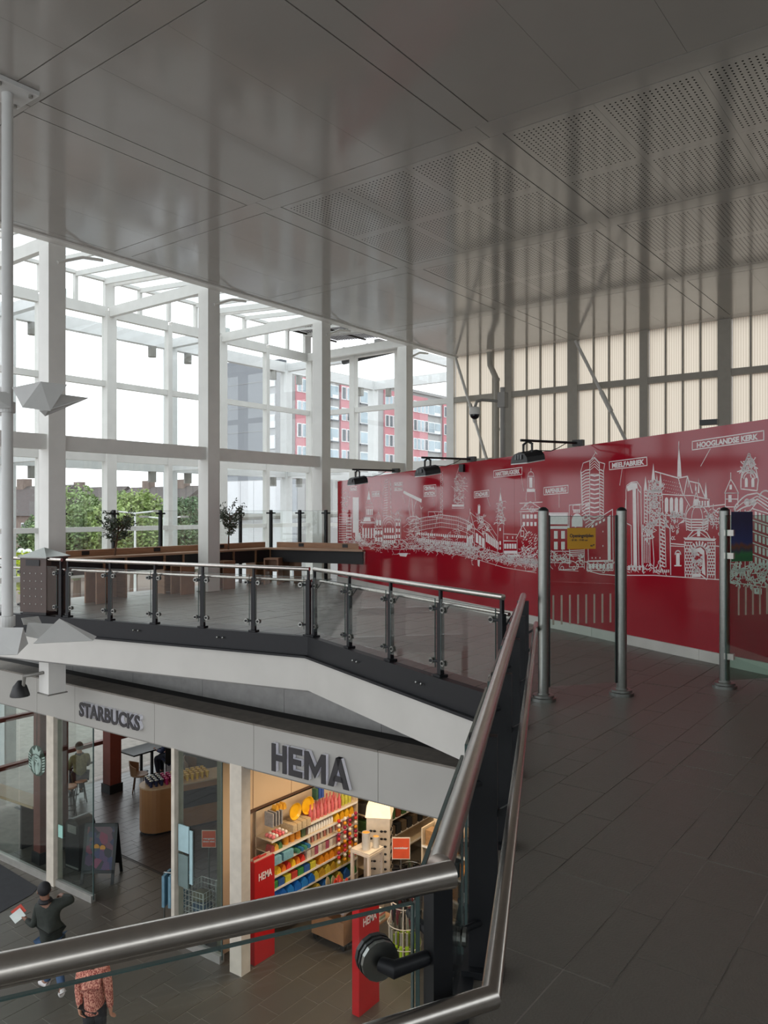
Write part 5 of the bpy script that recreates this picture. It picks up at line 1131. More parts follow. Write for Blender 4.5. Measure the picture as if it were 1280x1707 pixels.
row('bag', [(218, 164, 30), (208, 150, 24)], (.17, .12, .17), 11.05, 11.55, Z1[2], 'bright yellow bag at the far end of the third shelf', 'yellow bags', .14)
row('box', [(120, 168, 180)], (.3, .26, .13), 9.38, 9.44, Z1[3] + .0, 'pale blue carton at the near end of the fourth shelf, front one', 'pale blue cartons', 1)
row('box', [(112, 160, 172)], (.3, .24, .14), 9.68, 9.7, Z1[3], 'pale blue carton at the near end of the fourth shelf, rear one', 'pale blue cartons', 1)
row('roll', [(70, 130, 100), (50, 110, 150)], (.08, .3, .08), 9.94, 10.25, Z1[3], 'green or blue paper roll on the fourth shelf', 'paper rolls', .09)
row('bottle', [(206, 190, 164), (190, 120, 100)], (.06, .06, .15), 10.35, 11.5, Z1[3], 'small pale bottle on the fourth shelf', 'small pale bottles', .085)
row('bag', [(226, 180, 40), (220, 120, 40), (206, 60, 50)], (.2, .1, .13), 9.5, 10.2, Z1[4], 'yellow or orange packet on the fifth shelf', 'packets on the fifth shelf', .12)
row('box', [(196, 186, 170), (170, 150, 130), (150, 70, 90)], (.2, .09, .15), 10.25, 11.5, Z1[4], 'upright pale carton on the fifth shelf', 'upright cartons', .1)
row('box', [(60, 130, 70), (50, 90, 150), (200, 190, 60), (180, 60, 50)], (.2, .14, .12), 9.4, 10.5, Z1[5], 'green, blue or yellow box on the sixth shelf', 'boxes on the sixth shelf', .16)
row('bag', [(210, 130, 30)], (.2, .13, .16), 10.6, 11.5, Z1[5], 'orange bag on the sixth shelf', 'orange bags', .14)
row('bag', [(30, 100, 180), (40, 120, 190)], (.22, .17, .18), 9.6, 10.4, Z1[6], 'blue crisp bag on the seventh shelf', 'blue bags', .18)
row('bag', [(200, 176, 60), (180, 140, 40)], (.2, .15, .17), 10.45, 11.5, Z1[6], 'mustard bag on the seventh shelf', 'mustard bags', .16)
row('bag', [(40, 90, 150), (60, 120, 60), (190, 160, 60)], (.22, .17, .2), 9.5, 11.5, Z1[7], 'large bag on the lowest shelf', 'large bags on the lowest shelf', .2)
row('bag', [(150, 60, 60), (200, 150, 60), (70, 110, 70)], (.14, .1, .12), 9.38, 9.6, Z1[2], 'small mixed packet on the third shelf', 'mixed packets', .09)
row('jar', [(120, 60, 50), (180, 150, 90), (90, 110, 70)], (.07, .07, .1), 9.4, 11.5, Z1[5] + .0, 'small jar behind the boxes on the sixth shelf', 'small jars', .16, (-9.8,))
row('box', [(170, 60, 70), (206, 196, 180), (80, 120, 150), (210, 150, 50)], (.12, .07, .13), 9.45, 11.5, Z1[4], 'narrow carton at the back of the fifth shelf', 'narrow cartons', .15, (-9.8,))
row('bag', [(90, 60, 50), (196, 120, 50), (60, 100, 80)], (.16, .1, .14), 10.4, 11.5, Z1[3], 'packet at the back of the fourth shelf', 'packets at the back', .13, (-9.78,))
# yellow trays and hanging goods above the shelving
for k, (y, r_) in enumerate(((9.98, .15), (10.3, .16))):
    mb = MB().lathe([(r_ * .8, 0), (r_, .05), (r_ * .95, .05), (r_ * .76, .012)], (0, 0, 0), 20, axis='x'); o = mb.mesh('tray', mat('egg_yellow', (224, 168, 20), .35), True)
    tag(inst('round_tray', o, None, (-9.62, y, -3.84 + r_ + .14)), ('front' if k == 0 else 'rear') + ' round yellow tray above the long shelving', 'tray', 'yellow trays')
for k in range(4): prod('box', (146, 140, 134), (.2, .03, .24), (-9.6, 9.36 + k * .07, -3.62), 'grey hanging pack near the shop entrance, %s from the front' % ORD[k], 'grey hanging packs')
for k in range(3): prod('bag', (210, 150, 40), (.12, .08, .12), (-9.62, 9.52 + k * .09, -3.42), 'small orange hanging pack at the top of the beige wall, %s from the front' % ORD[k], 'orange hanging packs')
for k in range(3): prod('box', (36, 70, 140) if k else (40, 80, 60), (.1, .06, .2), (-9.6, 10.52 + k * .08, -3.5), ['green', 'front blue', 'rear blue'][k] + ' brush pack above the pink bottles', 'brush packs')
t = thing('hanging_rail', 'thin brown rail along the top of the beige wall', 'rail', (-9.88, 10.5, -3.42)); MB().box((-9.94, 9.0, -3.42), (-9.88, 12.2, -3.38)).build('rail_bar', m_bark, t, world=True)
for y in (9.35, 9.78, 10.3): MB().box((-9.93, y, -3.9), (-9.89, y + .02, -3.42)).build('upright', m_bark, t, world=True)
# sweets hanging in strings on the end panel
for i in range(4):
    for j in range(10):
        prod('ball', [(206, 40, 44), (232, 220, 200), (226, 150, 30), (160, 30, 70)][(i + j) % 4], (.07, .07, .07), (-9.44 + .012 * (i % 2), 11.0 + i * .16, -4.05 - j * .085), 'small %s sweet in the %s hanging string, %s from the top' % (['red', 'cream', 'orange', 'purple'][(i + j) % 4], ORD[i], ORD[j]), 'hanging sweets')
for sh, (z, cols) in enumerate(((-3.5, [(110, 30, 36), (60, 50, 46)]), (-3.85, [(150, 90, 60), (96, 40, 44)]), (-4.2, [(60, 56, 52), (130, 120, 90)]), (-4.55, [(60, 90, 50), (110, 60, 40)]), (-4.9, [(90, 76, 60), (40, 40, 40)]))):
    row('box', cols, (.24, .15, .2), 11.95, 14.2, z, 'dark carton on the %s shelf further back' % ORD[sh], 'dark cartons further back', .2)
k = 0
for z in (-4.15, -4.55, -4.95):
    for x in [-7.66 + .24 * i for i in range(7)]:
        prod('box', [(150, 112, 70), (30, 30, 32), (190, 120, 40), (60, 40, 34)][k % 4], (.2, .2, .26), (x, 11.5, z + .001), ['light brown', 'black', 'orange', 'dark brown'][k % 4] + ' carton beside the orange sign, %s shelf, %s from the left' % (ORD[k // 7], ORD[k % 7]), 'cartons beside the orange sign'); k += 1
# display table with plates
t = thing('display_table', 'low wheeled wooden display table with crockery', 'table', (-8.72, 10.2, GZ)); m_tb = mat('table_wood', (150, 112, 78), .5)
MB().box((-9.08, 9.86, GZ + .12), (-8.36, 10.54, GZ + .5)).build('box_base', m_tb, t, world=True); MB().box((-9.12, 9.82, GZ + .66), (-8.32, 10.58, GZ + .70)).build('top', mat('grey_top', (140, 134, 130), .5), t, world=True)
for (x, y) in ((-9.03, 9.92), (-8.41, 9.92), (-9.03, 10.48), (-8.41, 10.48)): MB().box((x - .03, y - .03, GZ + .5), (x + .03, y + .03, GZ + .66)).build('leg', m_tb, t, world=True); MB().lathe([(.05, -.03), (.05, .03)], (x, y, GZ + .06), 10, axis='y').build('castor', m_black, t, world=True)
for k in range(6): 
    mb = MB().lathe([(.09, 0), (.15, .015), (.148, .02), (.09, .008)], (0, 0, 0), 20, axis='x'); tag(inst('plate', mb.mesh('plate', mat('coral_plate' if k > 1 else 'sage_plate', (206, 70, 52) if k > 1 else (150, 150, 120), .35), True), None, (-8.95 + .06 * k, 10.12 + .08 * (k % 3), GZ + .86), rot=(0, -.2, .5)), ORD[k - 2] + ' coral red plate standing on the display table' if k > 1 else ('front' if k == 0 else 'second') + ' sage grey plate standing on the display table', 'plate', 'plates on the display table')
for k, (x, y) in enumerate(((-9.0, 9.93), (-9.02, 10.46))): tag(inst('bowl', MB().lathe([(.05, 0), (.1, .1), (.095, .1), (.045, .01)], n=16).mesh('bowl', mat('coral_bowl' if k else 'sage_bowl', (206, 70, 52) if k else (150, 150, 120), .35), True), None, (x, y, GZ + .701)), ('coral red' if k else 'sage grey') + ' bowl on the display table', 'bowl', 'bowls')
for k in range(8): prod('box', (206, 200, 186), (.22, .15, .035), (-8.45, 10.46 - .02 * (k % 2), GZ + .701 + .036 * k) if k < 5 else (-8.45, 10.26, GZ + .701 + .036 * (k - 5)), 'white flat pack in the %s stack on the display table, %s from below' % (('taller', ORD[k]) if k < 5 else ('shorter', ORD[k - 5])), 'white flat packs')
# tall white plinth with vases
t = thing('display_plinth', 'white high display stand with glass vases behind the crockery', 'stand', (-8.68, 10.9, GZ)); m_wp = mat('white_laminate', (214, 200, 180), .4)
MB().box((-8.9, 10.68, GZ + 1.26), (-8.46, 11.12, GZ + 1.30)).build('top', m_wp, t, world=True)
for (x, y) in ((-8.87, 10.71), (-8.49, 10.71), (-8.87, 11.09), (-8.49, 11.09)): MB().box((x - .025, y - .025, GZ), (x + .025, y + .025, GZ + 1.26)).build('leg', m_wp, t, world=True)
MB().box((-8.89, 10.69, GZ + 1.301), (-8.47, 11.11, GZ + 1.33)).build('tray_rim', m_wp, t, world=True)
for k, (x, y, h, r_) in enumerate(((-8.66, 10.84, .3, .075), (-8.8, 11.0, .2, .06), (-8.56, 11.0, .2, .06))):
    t = thing('glass_vase', ['tall glass vase with an amber filling on the white stand', 'left short glass vase on the white stand', 'right short glass vase on the white stand'][k], 'vase', (x, y, GZ + 1.331), group='vases')
    MB().lathe([(r_, 0), (r_, h), (r_ * .95, h), (r_ * .95, .02)], n=18).build('vase_body', mat('frosted_glass', (196, 190, 178), .2), t, smooth=True); MB().lathe([(r_ * .9, h * .8), (r_ * .9, h * .97)], n=14).build('filling', mat('amber_wax', (220, 150, 60), .5), t)
# sunglasses tower
t = thing('sunglasses_tower', 'tall white lit tower stand with rows of dark sunglasses', 'display stand', V(-8.94, 11.6, GZ), R(30))
MB().box((-.22, -.22, 0), (.22, .22, 1.66)).build('body', m_wp, t); MB().add([(-.24, -.24, 1.66), (.24, -.24, 1.66), (.24, .24, 1.66), (-.24, .24, 1.66), (-.22, -.2, 1.86), (.22, -.2, 1.86), (.22, .24, 1.86), (-.22, .24, 1.86)], [(0, 3, 2, 1), (4, 5, 6, 7), (0, 1, 5, 4), (1, 2, 6, 5), (2, 3, 7, 6), (3, 0, 4, 7)]).build('lit_header', mat('lit_header', (255, 236, 200), .5, emit=.45, ecol=(255, 226, 180)), t)
for f in range(2):
    for c in range(2):
        for j in range(9):
            px_ = -.1 + .2 * c; z = .3 + j * .14; s_ = MB()
            for e_ in (-.035, .035):
                cc = V(px_ + e_, -.235, z) if f == 0 else V(.235, px_ + e_, z); s_.ball(cc, (.03, .012, .022) if f == 0 else (.012, .03, .022), 8, 5)
            s_.tube([V(px_ - .01, -.24, z + .005), V(px_ + .01, -.24, z + .005)] if f == 0 else [V(.24, px_ - .01, z + .005), V(.24, px_ + .01, z + .005)], .005, 5); s_.build('sunglasses', m_black, t)
# orange sign rack with clothes
def sign_rack(x, y, txt, label, h=1.4, sz=.34, rz=R(37), txt2=None):
    t = thing('sale_sign', label, 'sign', (x, y, GZ), rz, group='orange sale signs'); MB().tube([(0, .02, 0), (0, .02, h)], .012, 8).build('pole', m_steelD, t); MB().lathe([(.14, 0), (.14, .015)], (0, .02, 0), 14).build('foot', m_steelD, t)
    MB().box((-sz / 2, 0, h - sz * 1.2), (sz / 2, .012, h)).build('frame', m_wp, t); MB().box((-sz * .46, -.004, h - sz * 1.15), (sz * .46, 0, h - sz * .05)).build('card', mat('orange_card', (206, 78, 38), .5), t)
    put_text('lettering', txt, sz * .17, m_ew, t, V(-sz * .4, -.006, h - sz * .62), V(1, 0, 0), up, .002, .001, width=sz * .8, world=False)
    if txt2: put_text('lettering', txt2, sz * .17, m_ew, t, V(-sz * .4, -.006, h - sz * .82), V(1, 0, 0), up, .002, .001, width=sz * .8, world=False)
sign_rack(-8.04, 11.05, 'onmisbaar', 'orange sign reading onmisbaar among the dark clothes', 1.62, .32)
sign_rack(-10.98, 9.2, 'vergeet', 'orange sign above the near wire basket behind the sliding door', 1.62, .26, R(37), 'deze niet'); sign_rack(-10.45, 9.78, 'onmisbaar', 'orange sign half hidden behind the cream shop post', 1.62, .26)
t = thing('clothes_rail', 'round rail hung with black clothes below the orange sign', 'clothes rail', (-8.06, 11.38, GZ)); MB().tube([(-8.06, 11.38, GZ), (-8.06, 11.38, GZ + 1.0)], .02, 8).build('pole', m_steelD, t, world=True)
MB().tube([V(-8.06 + .2 * math.cos(a * .5236), 11.38 + .2 * math.sin(a * .5236), GZ + .98) for a in range(13)], .01, 6).build('ring', m_steelD, t, world=True)
for k in range(12): a = k * .5236 + .2; c = V(-8.06 + .21 * math.cos(a), 11.38 + .21 * math.sin(a), GZ + .36); e_ = V(math.cos(a), math.sin(a), 0); MB().bar(c + e_ * .02, c + e_ * .02 + up * .6, .035, .2, up=e_).build('garment', m_black if k % 4 else mat('dark_green_cloth', (40, 54, 38), .8), t, world=True)
# red totems
m_tot = mat('totem_red', (176, 22, 26), .4, var=.04)
def totem(x, y, w_, label, h=1.66):
    t = thing('red_totem', label, 'sign', (x, y, GZ), group='red totems at the shop entrance')
    MB().box((-.13, 0, 0), (0, w_, h)).build('column', m_tot, t); MB().box((-.11, .02, h), (-.085, w_ - .02, h + .03)).box((-.05, .02, h), (-.03, w_ - .02, h + .025)).build('leaflet_tray', mat('leaflet', (196, 170, 150), .6), t)
    for k in range(2): MB().box((-.08 + .03 * k, .04 + .1 * k, h - .02), (-.07 + .03 * k, .2 + .1 * k, h + .06)).build('leaflet', mat('leaflet_red', (190, 60, 52), .5), t)
    put_text('lettering', 'HEMA', .17, mat('totem_white', (230, 222, 216), .5), t, V(.003, w_ * .2, h - .32), V(0, 1, 0), up, .004, .002, width=w_ * .66, world=False)
totem(-9.28, 8.72, .45, 'red totem reading HEMA beside the cream shop post'); totem(-7.13, 8.76, .48, 'red totem reading HEMA standing alone before the umbrella rack', 1.6)
# umbrella rack
t = thing('umbrella_rack', 'round wire rack with black umbrellas above bright green ones', 'rack', (-7.42, 10.30, GZ)); ctr = V(-7.42, 10.30, GZ)
def ringp(r_, z): return [ctr + V(r_ * math.cos(a * .3142), r_ * math.sin(a * .3142), z) for a in range(21)]
for r_, z in ((.27, .06), (.28, .32), (.28, .66), (.22, .95), (.22, 1.02)): MB().tube(ringp(r_, z), .008, 5).build('ring', m_wp, t, world=True)
for k in range(6): a = k * 1.047; MB().tube([ctr + V(.27 * math.cos(a), .27 * math.sin(a), 0), ctr + V(.28 * math.cos(a), .28 * math.sin(a), .66), ctr + V(.22 * math.cos(a), .22 * math.sin(a), 1.02)], .008, 5).build('upright', m_wp, t, world=True)
m_lime = mat('lime_cloth', (150, 178, 30), .6); m_clr = mat('clear_sleeve', (150, 146, 132), .3)
ul = MB().lathe([(.012, 0), (.03, .1), (.034, .3), (.014, .32)], n=8).mesh('canopy', m_lime, True); us = MB().lathe([(.02, .32), (.02, .52)], n=8).mesh('handle', m_clr, True)
for k in range(16):
    a = k * .3927; u_ = thing('umbrella', 'folded lime green umbrella in the lower ring of the round rack', 'umbrella', ctr + V(.24 * math.cos(a), .24 * math.sin(a), .07), group='lime umbrellas'); inst('canopy', ul, u_); inst('handle', us, u_)
ub = [MB().lathe([(.008, 0), (.022, .1), (.026, .3), (.012, .32)], n=8).mesh('canopy', m, True) for m in (m_black, mat('wine_cloth', (96, 26, 34), .6))]; uh = MB().tube([(0, 0, .32), (0, 0, .42), (.02, 0, .46), (.045, 0, .45), (.05, 0, .42)], .009, 6).mesh('hook_handle', m_black, True)
for k in range(12):
    a = k * .5236; u_ = thing('umbrella', 'folded black or wine red umbrella hooked in the upper ring of the round rack', 'umbrella', ctr + V(.2 * math.cos(a), .2 * math.sin(a), .68), a, group='dark umbrellas'); inst('canopy', ub[k % 2], u_); inst('hook_handle', uh, u_)
t = thing('book_table', 'low table with stacked books and boxes behind the red totem', 'table', (-7.95, 10.15, GZ)); MB().box((-8.2, 9.95, GZ + .6), (-7.74, 10.4, GZ + .63)).build('top', m_tb, t, world=True)
for (x, y) in ((-8.17, 9.98), (-7.77, 9.98), (-8.17, 10.37), (-7.77, 10.37)): MB().box((x - .02, y - .02, GZ), (x + .02, y + .02, GZ + .6)).build('leg', m_tb, t, world=True)
for k in range(10): prod('box', [(196, 90, 70), (206, 200, 180), (120, 140, 110), (190, 170, 140)][k % 4], (.2, .15, .03), (-7.98 + .0 * k + (.12 if k > 4 else -.1), 10.15, GZ + .631 + .031 * (k % 5)), ('book in the left stack' if k <= 4 else 'book in the right stack') + ' on the low table, %s from below' % ORD[k % 5], 'books on the low table', cat='book')
# wire baskets with clothes
def wire_basket(x, y, label):
    t = thing('wire_basket', label, 'basket', (x, y, GZ), R(8), group='white wire baskets'); w_, h0, h1 = .24, .2, .86; m_w = mat('white_wire', (206, 206, 200), .4)
    for k in range(8):
        z = h0 + (h1 - h0) * k / 7; MB().tube([(-w_, -w_, z), (w_, -w_, z), (w_, w_, z), (-w_, w_, z), (-w_, -w_, z)], .006, 4).build('hoop', m_w, t)
    for f in range(4):
        mb = MB()
        for k in range(7):
            q = -w_ + 2 * w_ * k / 6; p_ = [(q, -w_), (q, w_), (-w_, q), (w_, q)][f]; mb.tube([(p_[0], p_[1], h0), (p_[0], p_[1], h1)], .005, 4)
        mb.build('wire_side', m_w, t)
    for (a, b) in ((-1, -1), (1, -1), (1, 1), (-1, 1)): MB().tube([(a * w_, b * w_, 0), (a * w_, b * w_, h1)], .012, 6).build('leg', m_w, t)
    MB().box((-w_, -w_, h0), (w_, w_, h0 + .01)).build('base', m_w, t)
    for k, c in enumerate(((88, 122, 140), (70, 96, 120), (130, 124, 104))):
        tag(inst('folded_garment', MB().ball((0, 0, 0), (.2, .18, .09), 10, 6).mesh('folded_garment', mat('cloth_%d' % k, c, .85, bump=.4, bscale=30), True), None, V(x, y, GZ + .31 + .185 * k)), ['lowest', 'middle', 'topmost'][k] + (' folded garment in the near wire basket' if y < 9 else  ' folded garment in the wire basket by the post'), 'garment', 'garments in the wire baskets')
wire_basket(-10.7, 8.82, 'white wire basket of clothes just behind the sliding door glass'); wire_basket(-10.44, 9.36, 'white wire basket of clothes beside the cream shop post')
t = thing('jeans_rail', 'low rail with pale blue jeans behind the sliding door', 'clothes rail', (-11.25, 8.7, GZ)); MB().tube([(-11.47, 8.60, GZ + .95), (-11.02, 8.80, GZ + .95)], .015, 8).build('bar', m_steelD, t, world=True)
for q in ((-11.47, 8.60), (-11.02, 8.80)): MB().tube([(q[0], q[1], GZ), (q[0], q[1], GZ + .95)], .015, 8).build('leg', m_steelD, t, world=True)
for k in range(4):
    c = V(-11.42 + .11 * k, 8.62 + .05 * k, GZ + .4); MB().bar(c, c + up * .55, .05, .3, up=V(-.45, .9, 0)).build('jeans', mat('pale_denim', (104, 142, 160), .8, var=.2, bump=.2), t, world=True)
# ================= people
def skin(name, m, parent, joints, edges, rad, root, subs=2):
    """one continuous surface grown over a skeleton of joints"""
    me = bpy.data.meshes.new(name); names = list(joints); idx = {n: i for i, n in enumerate(names)}
    me.from_pydata([tuple(joints[n]) for n in names], [(idx[a], idx[b]) for a, b in edges], []); o = bpy.data.objects.new(name, me); COL.objects.link(o)
    o.modifiers.new('s', 'SKIN'); me2 = o.data
    for n in names:
        sv = me2.skin_vertices[0].data[idx[n]]; r_ = rad[n]; sv.radius = r_ if isinstance(r_, tuple) else (r_, r_); sv.use_root = (n == root)
    sb = o.modifiers.new('u', 'SUBSURF'); sb.levels = subs; sb.render_levels = subs
    dg = bpy.context.evaluated_depsgraph_get(); dg.update(); res = bpy.data.meshes.new_from_object(o.evaluated_get(dg)); bpy.data.objects.remove(o)
    res.materials.clear(); res.materials.append(m)
    for p in res.polygons: p.use_smooth = True
    if parent is not None:
        mi = wm(parent).inverted()
        for v in res.vertices: v.co = mi @ v.co
    ob = bpy.data.objects.new(name, res); COL.objects.link(ob)
    if parent is not None: ob.parent = parent
    return ob
def hand(J, E, Rr, tag_, wrist, d, side, curl=.5):
    """palm and five fingers growing from the wrist joint along d; side = direction of the thumb"""
    d = d.normalized(); side = (side - d * side.dot(d)).normalized(); nrm = d.cross(side)
    J['palm' + tag_] = J[wrist] + d * .055; E.append((wrist, 'palm' + tag_)); Rr['palm' + tag_] = .03
    for i, (off, L) in enumerate(((.028, .07), (.01, .08), (-.01, .075), (-.028, .06))):
        a, b = 'f%d%sa' % (i, tag_), 'f%d%sb' % (i, tag_); J[a] = J['palm' + tag_] + d * .04 + side * off; J[b] = J[a] + (d * (1 - curl) + nrm * curl).normalized() * L
        E += [('palm' + tag_, a), (a, b)]; Rr[a] = .0095; Rr[b] = .008
    J['t' + tag_] = J[wrist] + d * .04 + side * .045; J['t2' + tag_] = J['t' + tag_] + (d * .8 + side * .5 + nrm * .3).normalized() * .045
    E += [('palm' + tag_, 't' + tag_), ('t' + tag_, 't2' + tag_)]; Rr['t' + tag_] = .011; Rr['t2' + tag_] = .009
def person(label, J, cols, base, face, hair=True, long_hair=False, shoes=True, cap=None, pattern=None):
    """J: pelvis waist chest neck head top, shL elL wrL, shR elR wrR, hipL knL anL toL, hipR knR anR toR"""
    t = thing('person', label, 'person', base); sk = mat('skin_%d' % cols['skin'][0], cols['skin'], .55, var=.06)
    E = [('pelvis', 'waist'), ('waist', 'chest'), ('chest', 'neck'), ('neck', 'head'), ('head', 'top')]; Rr = dict(pelvis=(.15, .11), waist=(.13, .10), chest=(.16, .115), neck=.052, head=(.078, .092), top=(.06, .07))
    for s in 'LR':
        E += [('chest', 'sh' + s), ('sh' + s, 'el' + s), ('el' + s, 'wr' + s), ('pelvis', 'hip' + s), ('hip' + s, 'kn' + s), ('kn' + s, 'an' + s), ('an' + s, 'to' + s)]
        Rr.update({'sh' + s: .06, 'el' + s: .044, 'wr' + s: .03, 'hip' + s: .085, 'kn' + s: .058, 'an' + s: .04, 'to' + s: .035})
    J0 = dict(J); E0 = list(E); R0 = dict(Rr); JB = dict(J)
    for s in 'LR': hand(JB, E, Rr, s, 'wr' + s, J['wr' + s] - J['el' + s], (face * .6 + (J['chest'] - J['sh' + s]) * .4), .55)
    b = skin('body', sk, t, JB, E, Rr, 'pelvis')
    hc = (J['head'] + J['top']) / 2; sd_ = face.cross(up).normalized(); fc = MB()
    fc.ball(hc + face * .092 - up * .02, .018, 8, 6); fc.build('nose', sk, b, smooth=True, world=True)
    ey = MB(); 
    for k in (-1, 1): ey.ball(hc + face * .083 + sd_ * .033 * k + up * .012, .011, 8, 5)
    ey.build('eyes', m_black, b, smooth=True, world=True); MB().ball(hc + face * .084 - up * .058, (.022, .022, .008), 8, 5).build('mouth', mat('lip', (140, 76, 66), .5), b, smooth=True, world=True)
    er = MB()
    for k in (-1, 1): er.ball(hc + sd_ * .085 * k - up * .008, (.018, .022, .03), 8, 5)
    er.build('ears', sk, b, smooth=True, world=True)
    mt = cols['top']; top = mt if not isinstance(mt, tuple) else mat('cloth_top_%d_%d' % mt[:2], mt, .8, var=.25, scale=18, bump=.3, bscale=25)
    JT = {k: v for k, v in J.items() if k in ('pelvis', 'waist', 'chest', 'shL', 'elL', 'wrL', 'shR', 'elR', 'wrR', 'collar')}
    JT['collar'] = J['chest'].lerp(J['neck'], .9); JT['hem'] = J['pelvis'].lerp((J['hipL'] + J['hipR']) / 2, .9) - up * .05; ET = [('hem', 'pelvis'), ('pelvis', 'waist'), ('waist', 'chest'), ('chest', 'collar')] + [x for s in 'LR' for x in (('chest', 'sh' + s), ('sh' + s, 'el' + s), ('el' + s, 'wr' + s))]
    q = cols.get('bulk', 1.); RT = dict(hem=(.2 * q, .15 * q), pelvis=(.18 * q, .14 * q), waist=(.165 * q, .13 * q), chest=(.185 * q, .14 * q), collar=.088, shL=.085 * q, elL=.062 * q, wrL=.042, shR=.085 * q, elR=.062 * q, wrR=.042)
    skin('jacket', top, t, JT, ET, RT, 'pelvis')
    pm_ = mat('cloth_legs_%d_%d' % cols['legs'][:2], cols['legs'], .85, var=.15, scale=20, bump=.2)
    JP = {k: J[k] for k in ('pelvis', 'hipL', 'knL', 'anL', 'hipR', 'knR', 'anR')}; EP = [x for s in 'LR' for x in (('pelvis', 'hip' + s), ('hip' + s, 'kn' + s), ('kn' + s, 'an' + s))]
    skin('trousers', pm_, t, JP, EP, dict(pelvis=(.165, .125), hipL=.1, knL=.072, anL=.06, hipR=.1, knR=.072, anR=.06), 'pelvis')
    for s in 'LR':
        a, b2 = J['an' + s], J['to' + s]; f_ = (b2 - a); f_.z = 0; f_.normalize(); a2 = V(a.x, a.y, b2.z) - f_ * .06
        skin('shoe', mat('shoe_%d' % cols['shoe'][0], cols['shoe'], .5), t, {'h': a2 + up * .012, 'm': a2.lerp(b2, .6) + up * .012, 't': b2 + f_ * .05, 'k': a - up * .01}, [('h', 'm'), ('m', 't'), ('h', 'k')], {'h': .046, 'm': .05, 't': .04, 'k': .05}, 'h', 1)
    hm = mat('hair_%d' % cols['hair'][0], cols['hair'], .7, bump=.5, bscale=40); h_ = MB(); h_.ball(hc + up * .035 - face * .018, (.1, .1, .11), 14, 9)
    if long_hair: h_.ball(hc - face * .06 - up * .08, (.085, .085, .15), 12, 8)
    nk = J['chest'].lerp(J['neck'], .92); MB().tube([nk + V(.074 * math.cos(a * .5236), .074 * math.sin(a * .5236), 0) for a in range(13)], .034, 8, cap=False).build('scarf' if not long_hair else 'neckline', hm if not long_hair else top, t, smooth=True, world=True)
    h_.build('hair', hm, t, smooth=True, world=True); return t
PX = lambda x, y, o, d: pd(x, y, d + o)
dM = 11.95
Jm = {'pelvis': (85, 1566, 0), 'waist': (85, 1548, 0), 'chest': (80, 1522, -.02), 'neck': (75, 1504, -.03), 'head': (74, 1494, -.02), 'top': (73, 1483, -.02),
      'shL': (65, 1516, .05), 'elL': (57, 1548, .02), 'wrL': (43, 1536, .12), 'shR': (96, 1512, .0), 'elR': (122, 1503, .06), 'wrR': (105, 1497, .22),
      'hipL': (78, 1572, .02), 'knL': (78, 1608, .04), 'anL': (79, 1639, .03), 'toL': (68, 1646, .10), 'hipR': (92, 1571, .0), 'knR': (96, 1606, -.02), 'anR': (103, 1633, -.22), 'toR': (101, 1643, -.20)}
J = {k: PX(*v, dM) for k, v in Jm.items()}; fm = (fwd - rgt * .5).normalized()
bs = V(J['anL'].x, J['anL'].y, GZ); mnz = min(J['toL'].z, J['toR'].z) - .045 - GZ
for k in J: J[k] = J[k] - up * (mnz if k in ('toL', 'toR', 'anL', 'anR') else mnz * .5)
J['toL'].z = GZ + .045; J['anL'].z = GZ + .10; J['toR'].z = GZ + .05; J['anR'].z = GZ + .17
person('person in a dark jacket and jeans walking with papers in the left hand', J, dict(skin=(120, 84, 66), top=(30, 36, 30), legs=(58, 82, 112), shoe=(196, 192, 190), hair=(20, 20, 24), bulk=1.05), bs, fm)
hw = J['wrL'] + (J['wrL'] - J['elL']).normalized() * .085; pp = thing('leaflets', 'white and red leaflets held by the walking person', 'papers', hw); a_ = (-rgt * .6 + up * .75).normalized(); b_ = (rgt * .7 + up * .55).normalized()
MB().prism([(-.02, -.11), (.13, -.11), (.13, .1), (-.02, .1)], -fwd * .006, hw - fwd * .025 - b_ * .03, a_, b_).build('white_sheet', m_ew, pp, world=True); MB().prism([(.03, -.08), (.17, -.08), (.17, .12), (.03, .12)], -fwd * .004, hw - fwd * .012 - b_ * .01, a_, b_).build('red_sheet', mat('red_sheet', (190, 74, 60), .6), pp, world=True)
dW = 10.25
Jw = {'pelvis': (158, 1656, 0), 'waist': (157, 1642, 0), 'chest': (156, 1620, 0), 'neck': (156, 1600, 0), 'head': (156, 1588, 0), 'top': (156, 1578, 0),
      'shL': (137, 1612, .02), 'elL': (131, 1648, .05), 'wrL': (133, 1678, -.06), 'shR': (175, 1612, 0), 'elR': (181, 1648, -.02), 'wrR': (184, 1680, .03),
      'hipL': (149, 1684, 0), 'knL': (149, 1730, -.08), 'anL': (150, 1772, .02), 'toL': (146, 1778, .14), 'hipR': (166, 1684, 0), 'knR': (168, 1730, .06), 'anR': (170, 1770, -.1), 'toR': (167, 1778, .03)}
J = {k: PX(*v, dW) for k, v in Jw.items()}
for s in 'LR': J['to' + s].z = GZ + .045; J['an' + s].z = GZ + .11
m_pat = mat('red_flecked_blouse', (168, 58, 48), .8, var=.5, scale=34, bump=.3)
n = m_pat.node_tree; vz = n.nodes.new('ShaderNodeTexVoronoi'); vz.inputs['Scale'].default_value = 26; vr = n.nodes.new('ShaderNodeValToRGB'); vr.color_ramp.elements[0].color = lin((120, 30, 30)); vr.color_ramp.elements[1].color = lin((212, 150, 128)); vr.color_ramp.elements[0].position = .25; vr.color_ramp.elements[1].position = .75
n.links.new(vz.outputs['Distance'], vr.inputs['Fac']); n.links.new(vr.outputs['Color'], n.nodes['Principled BSDF'].inputs['Base Color'])
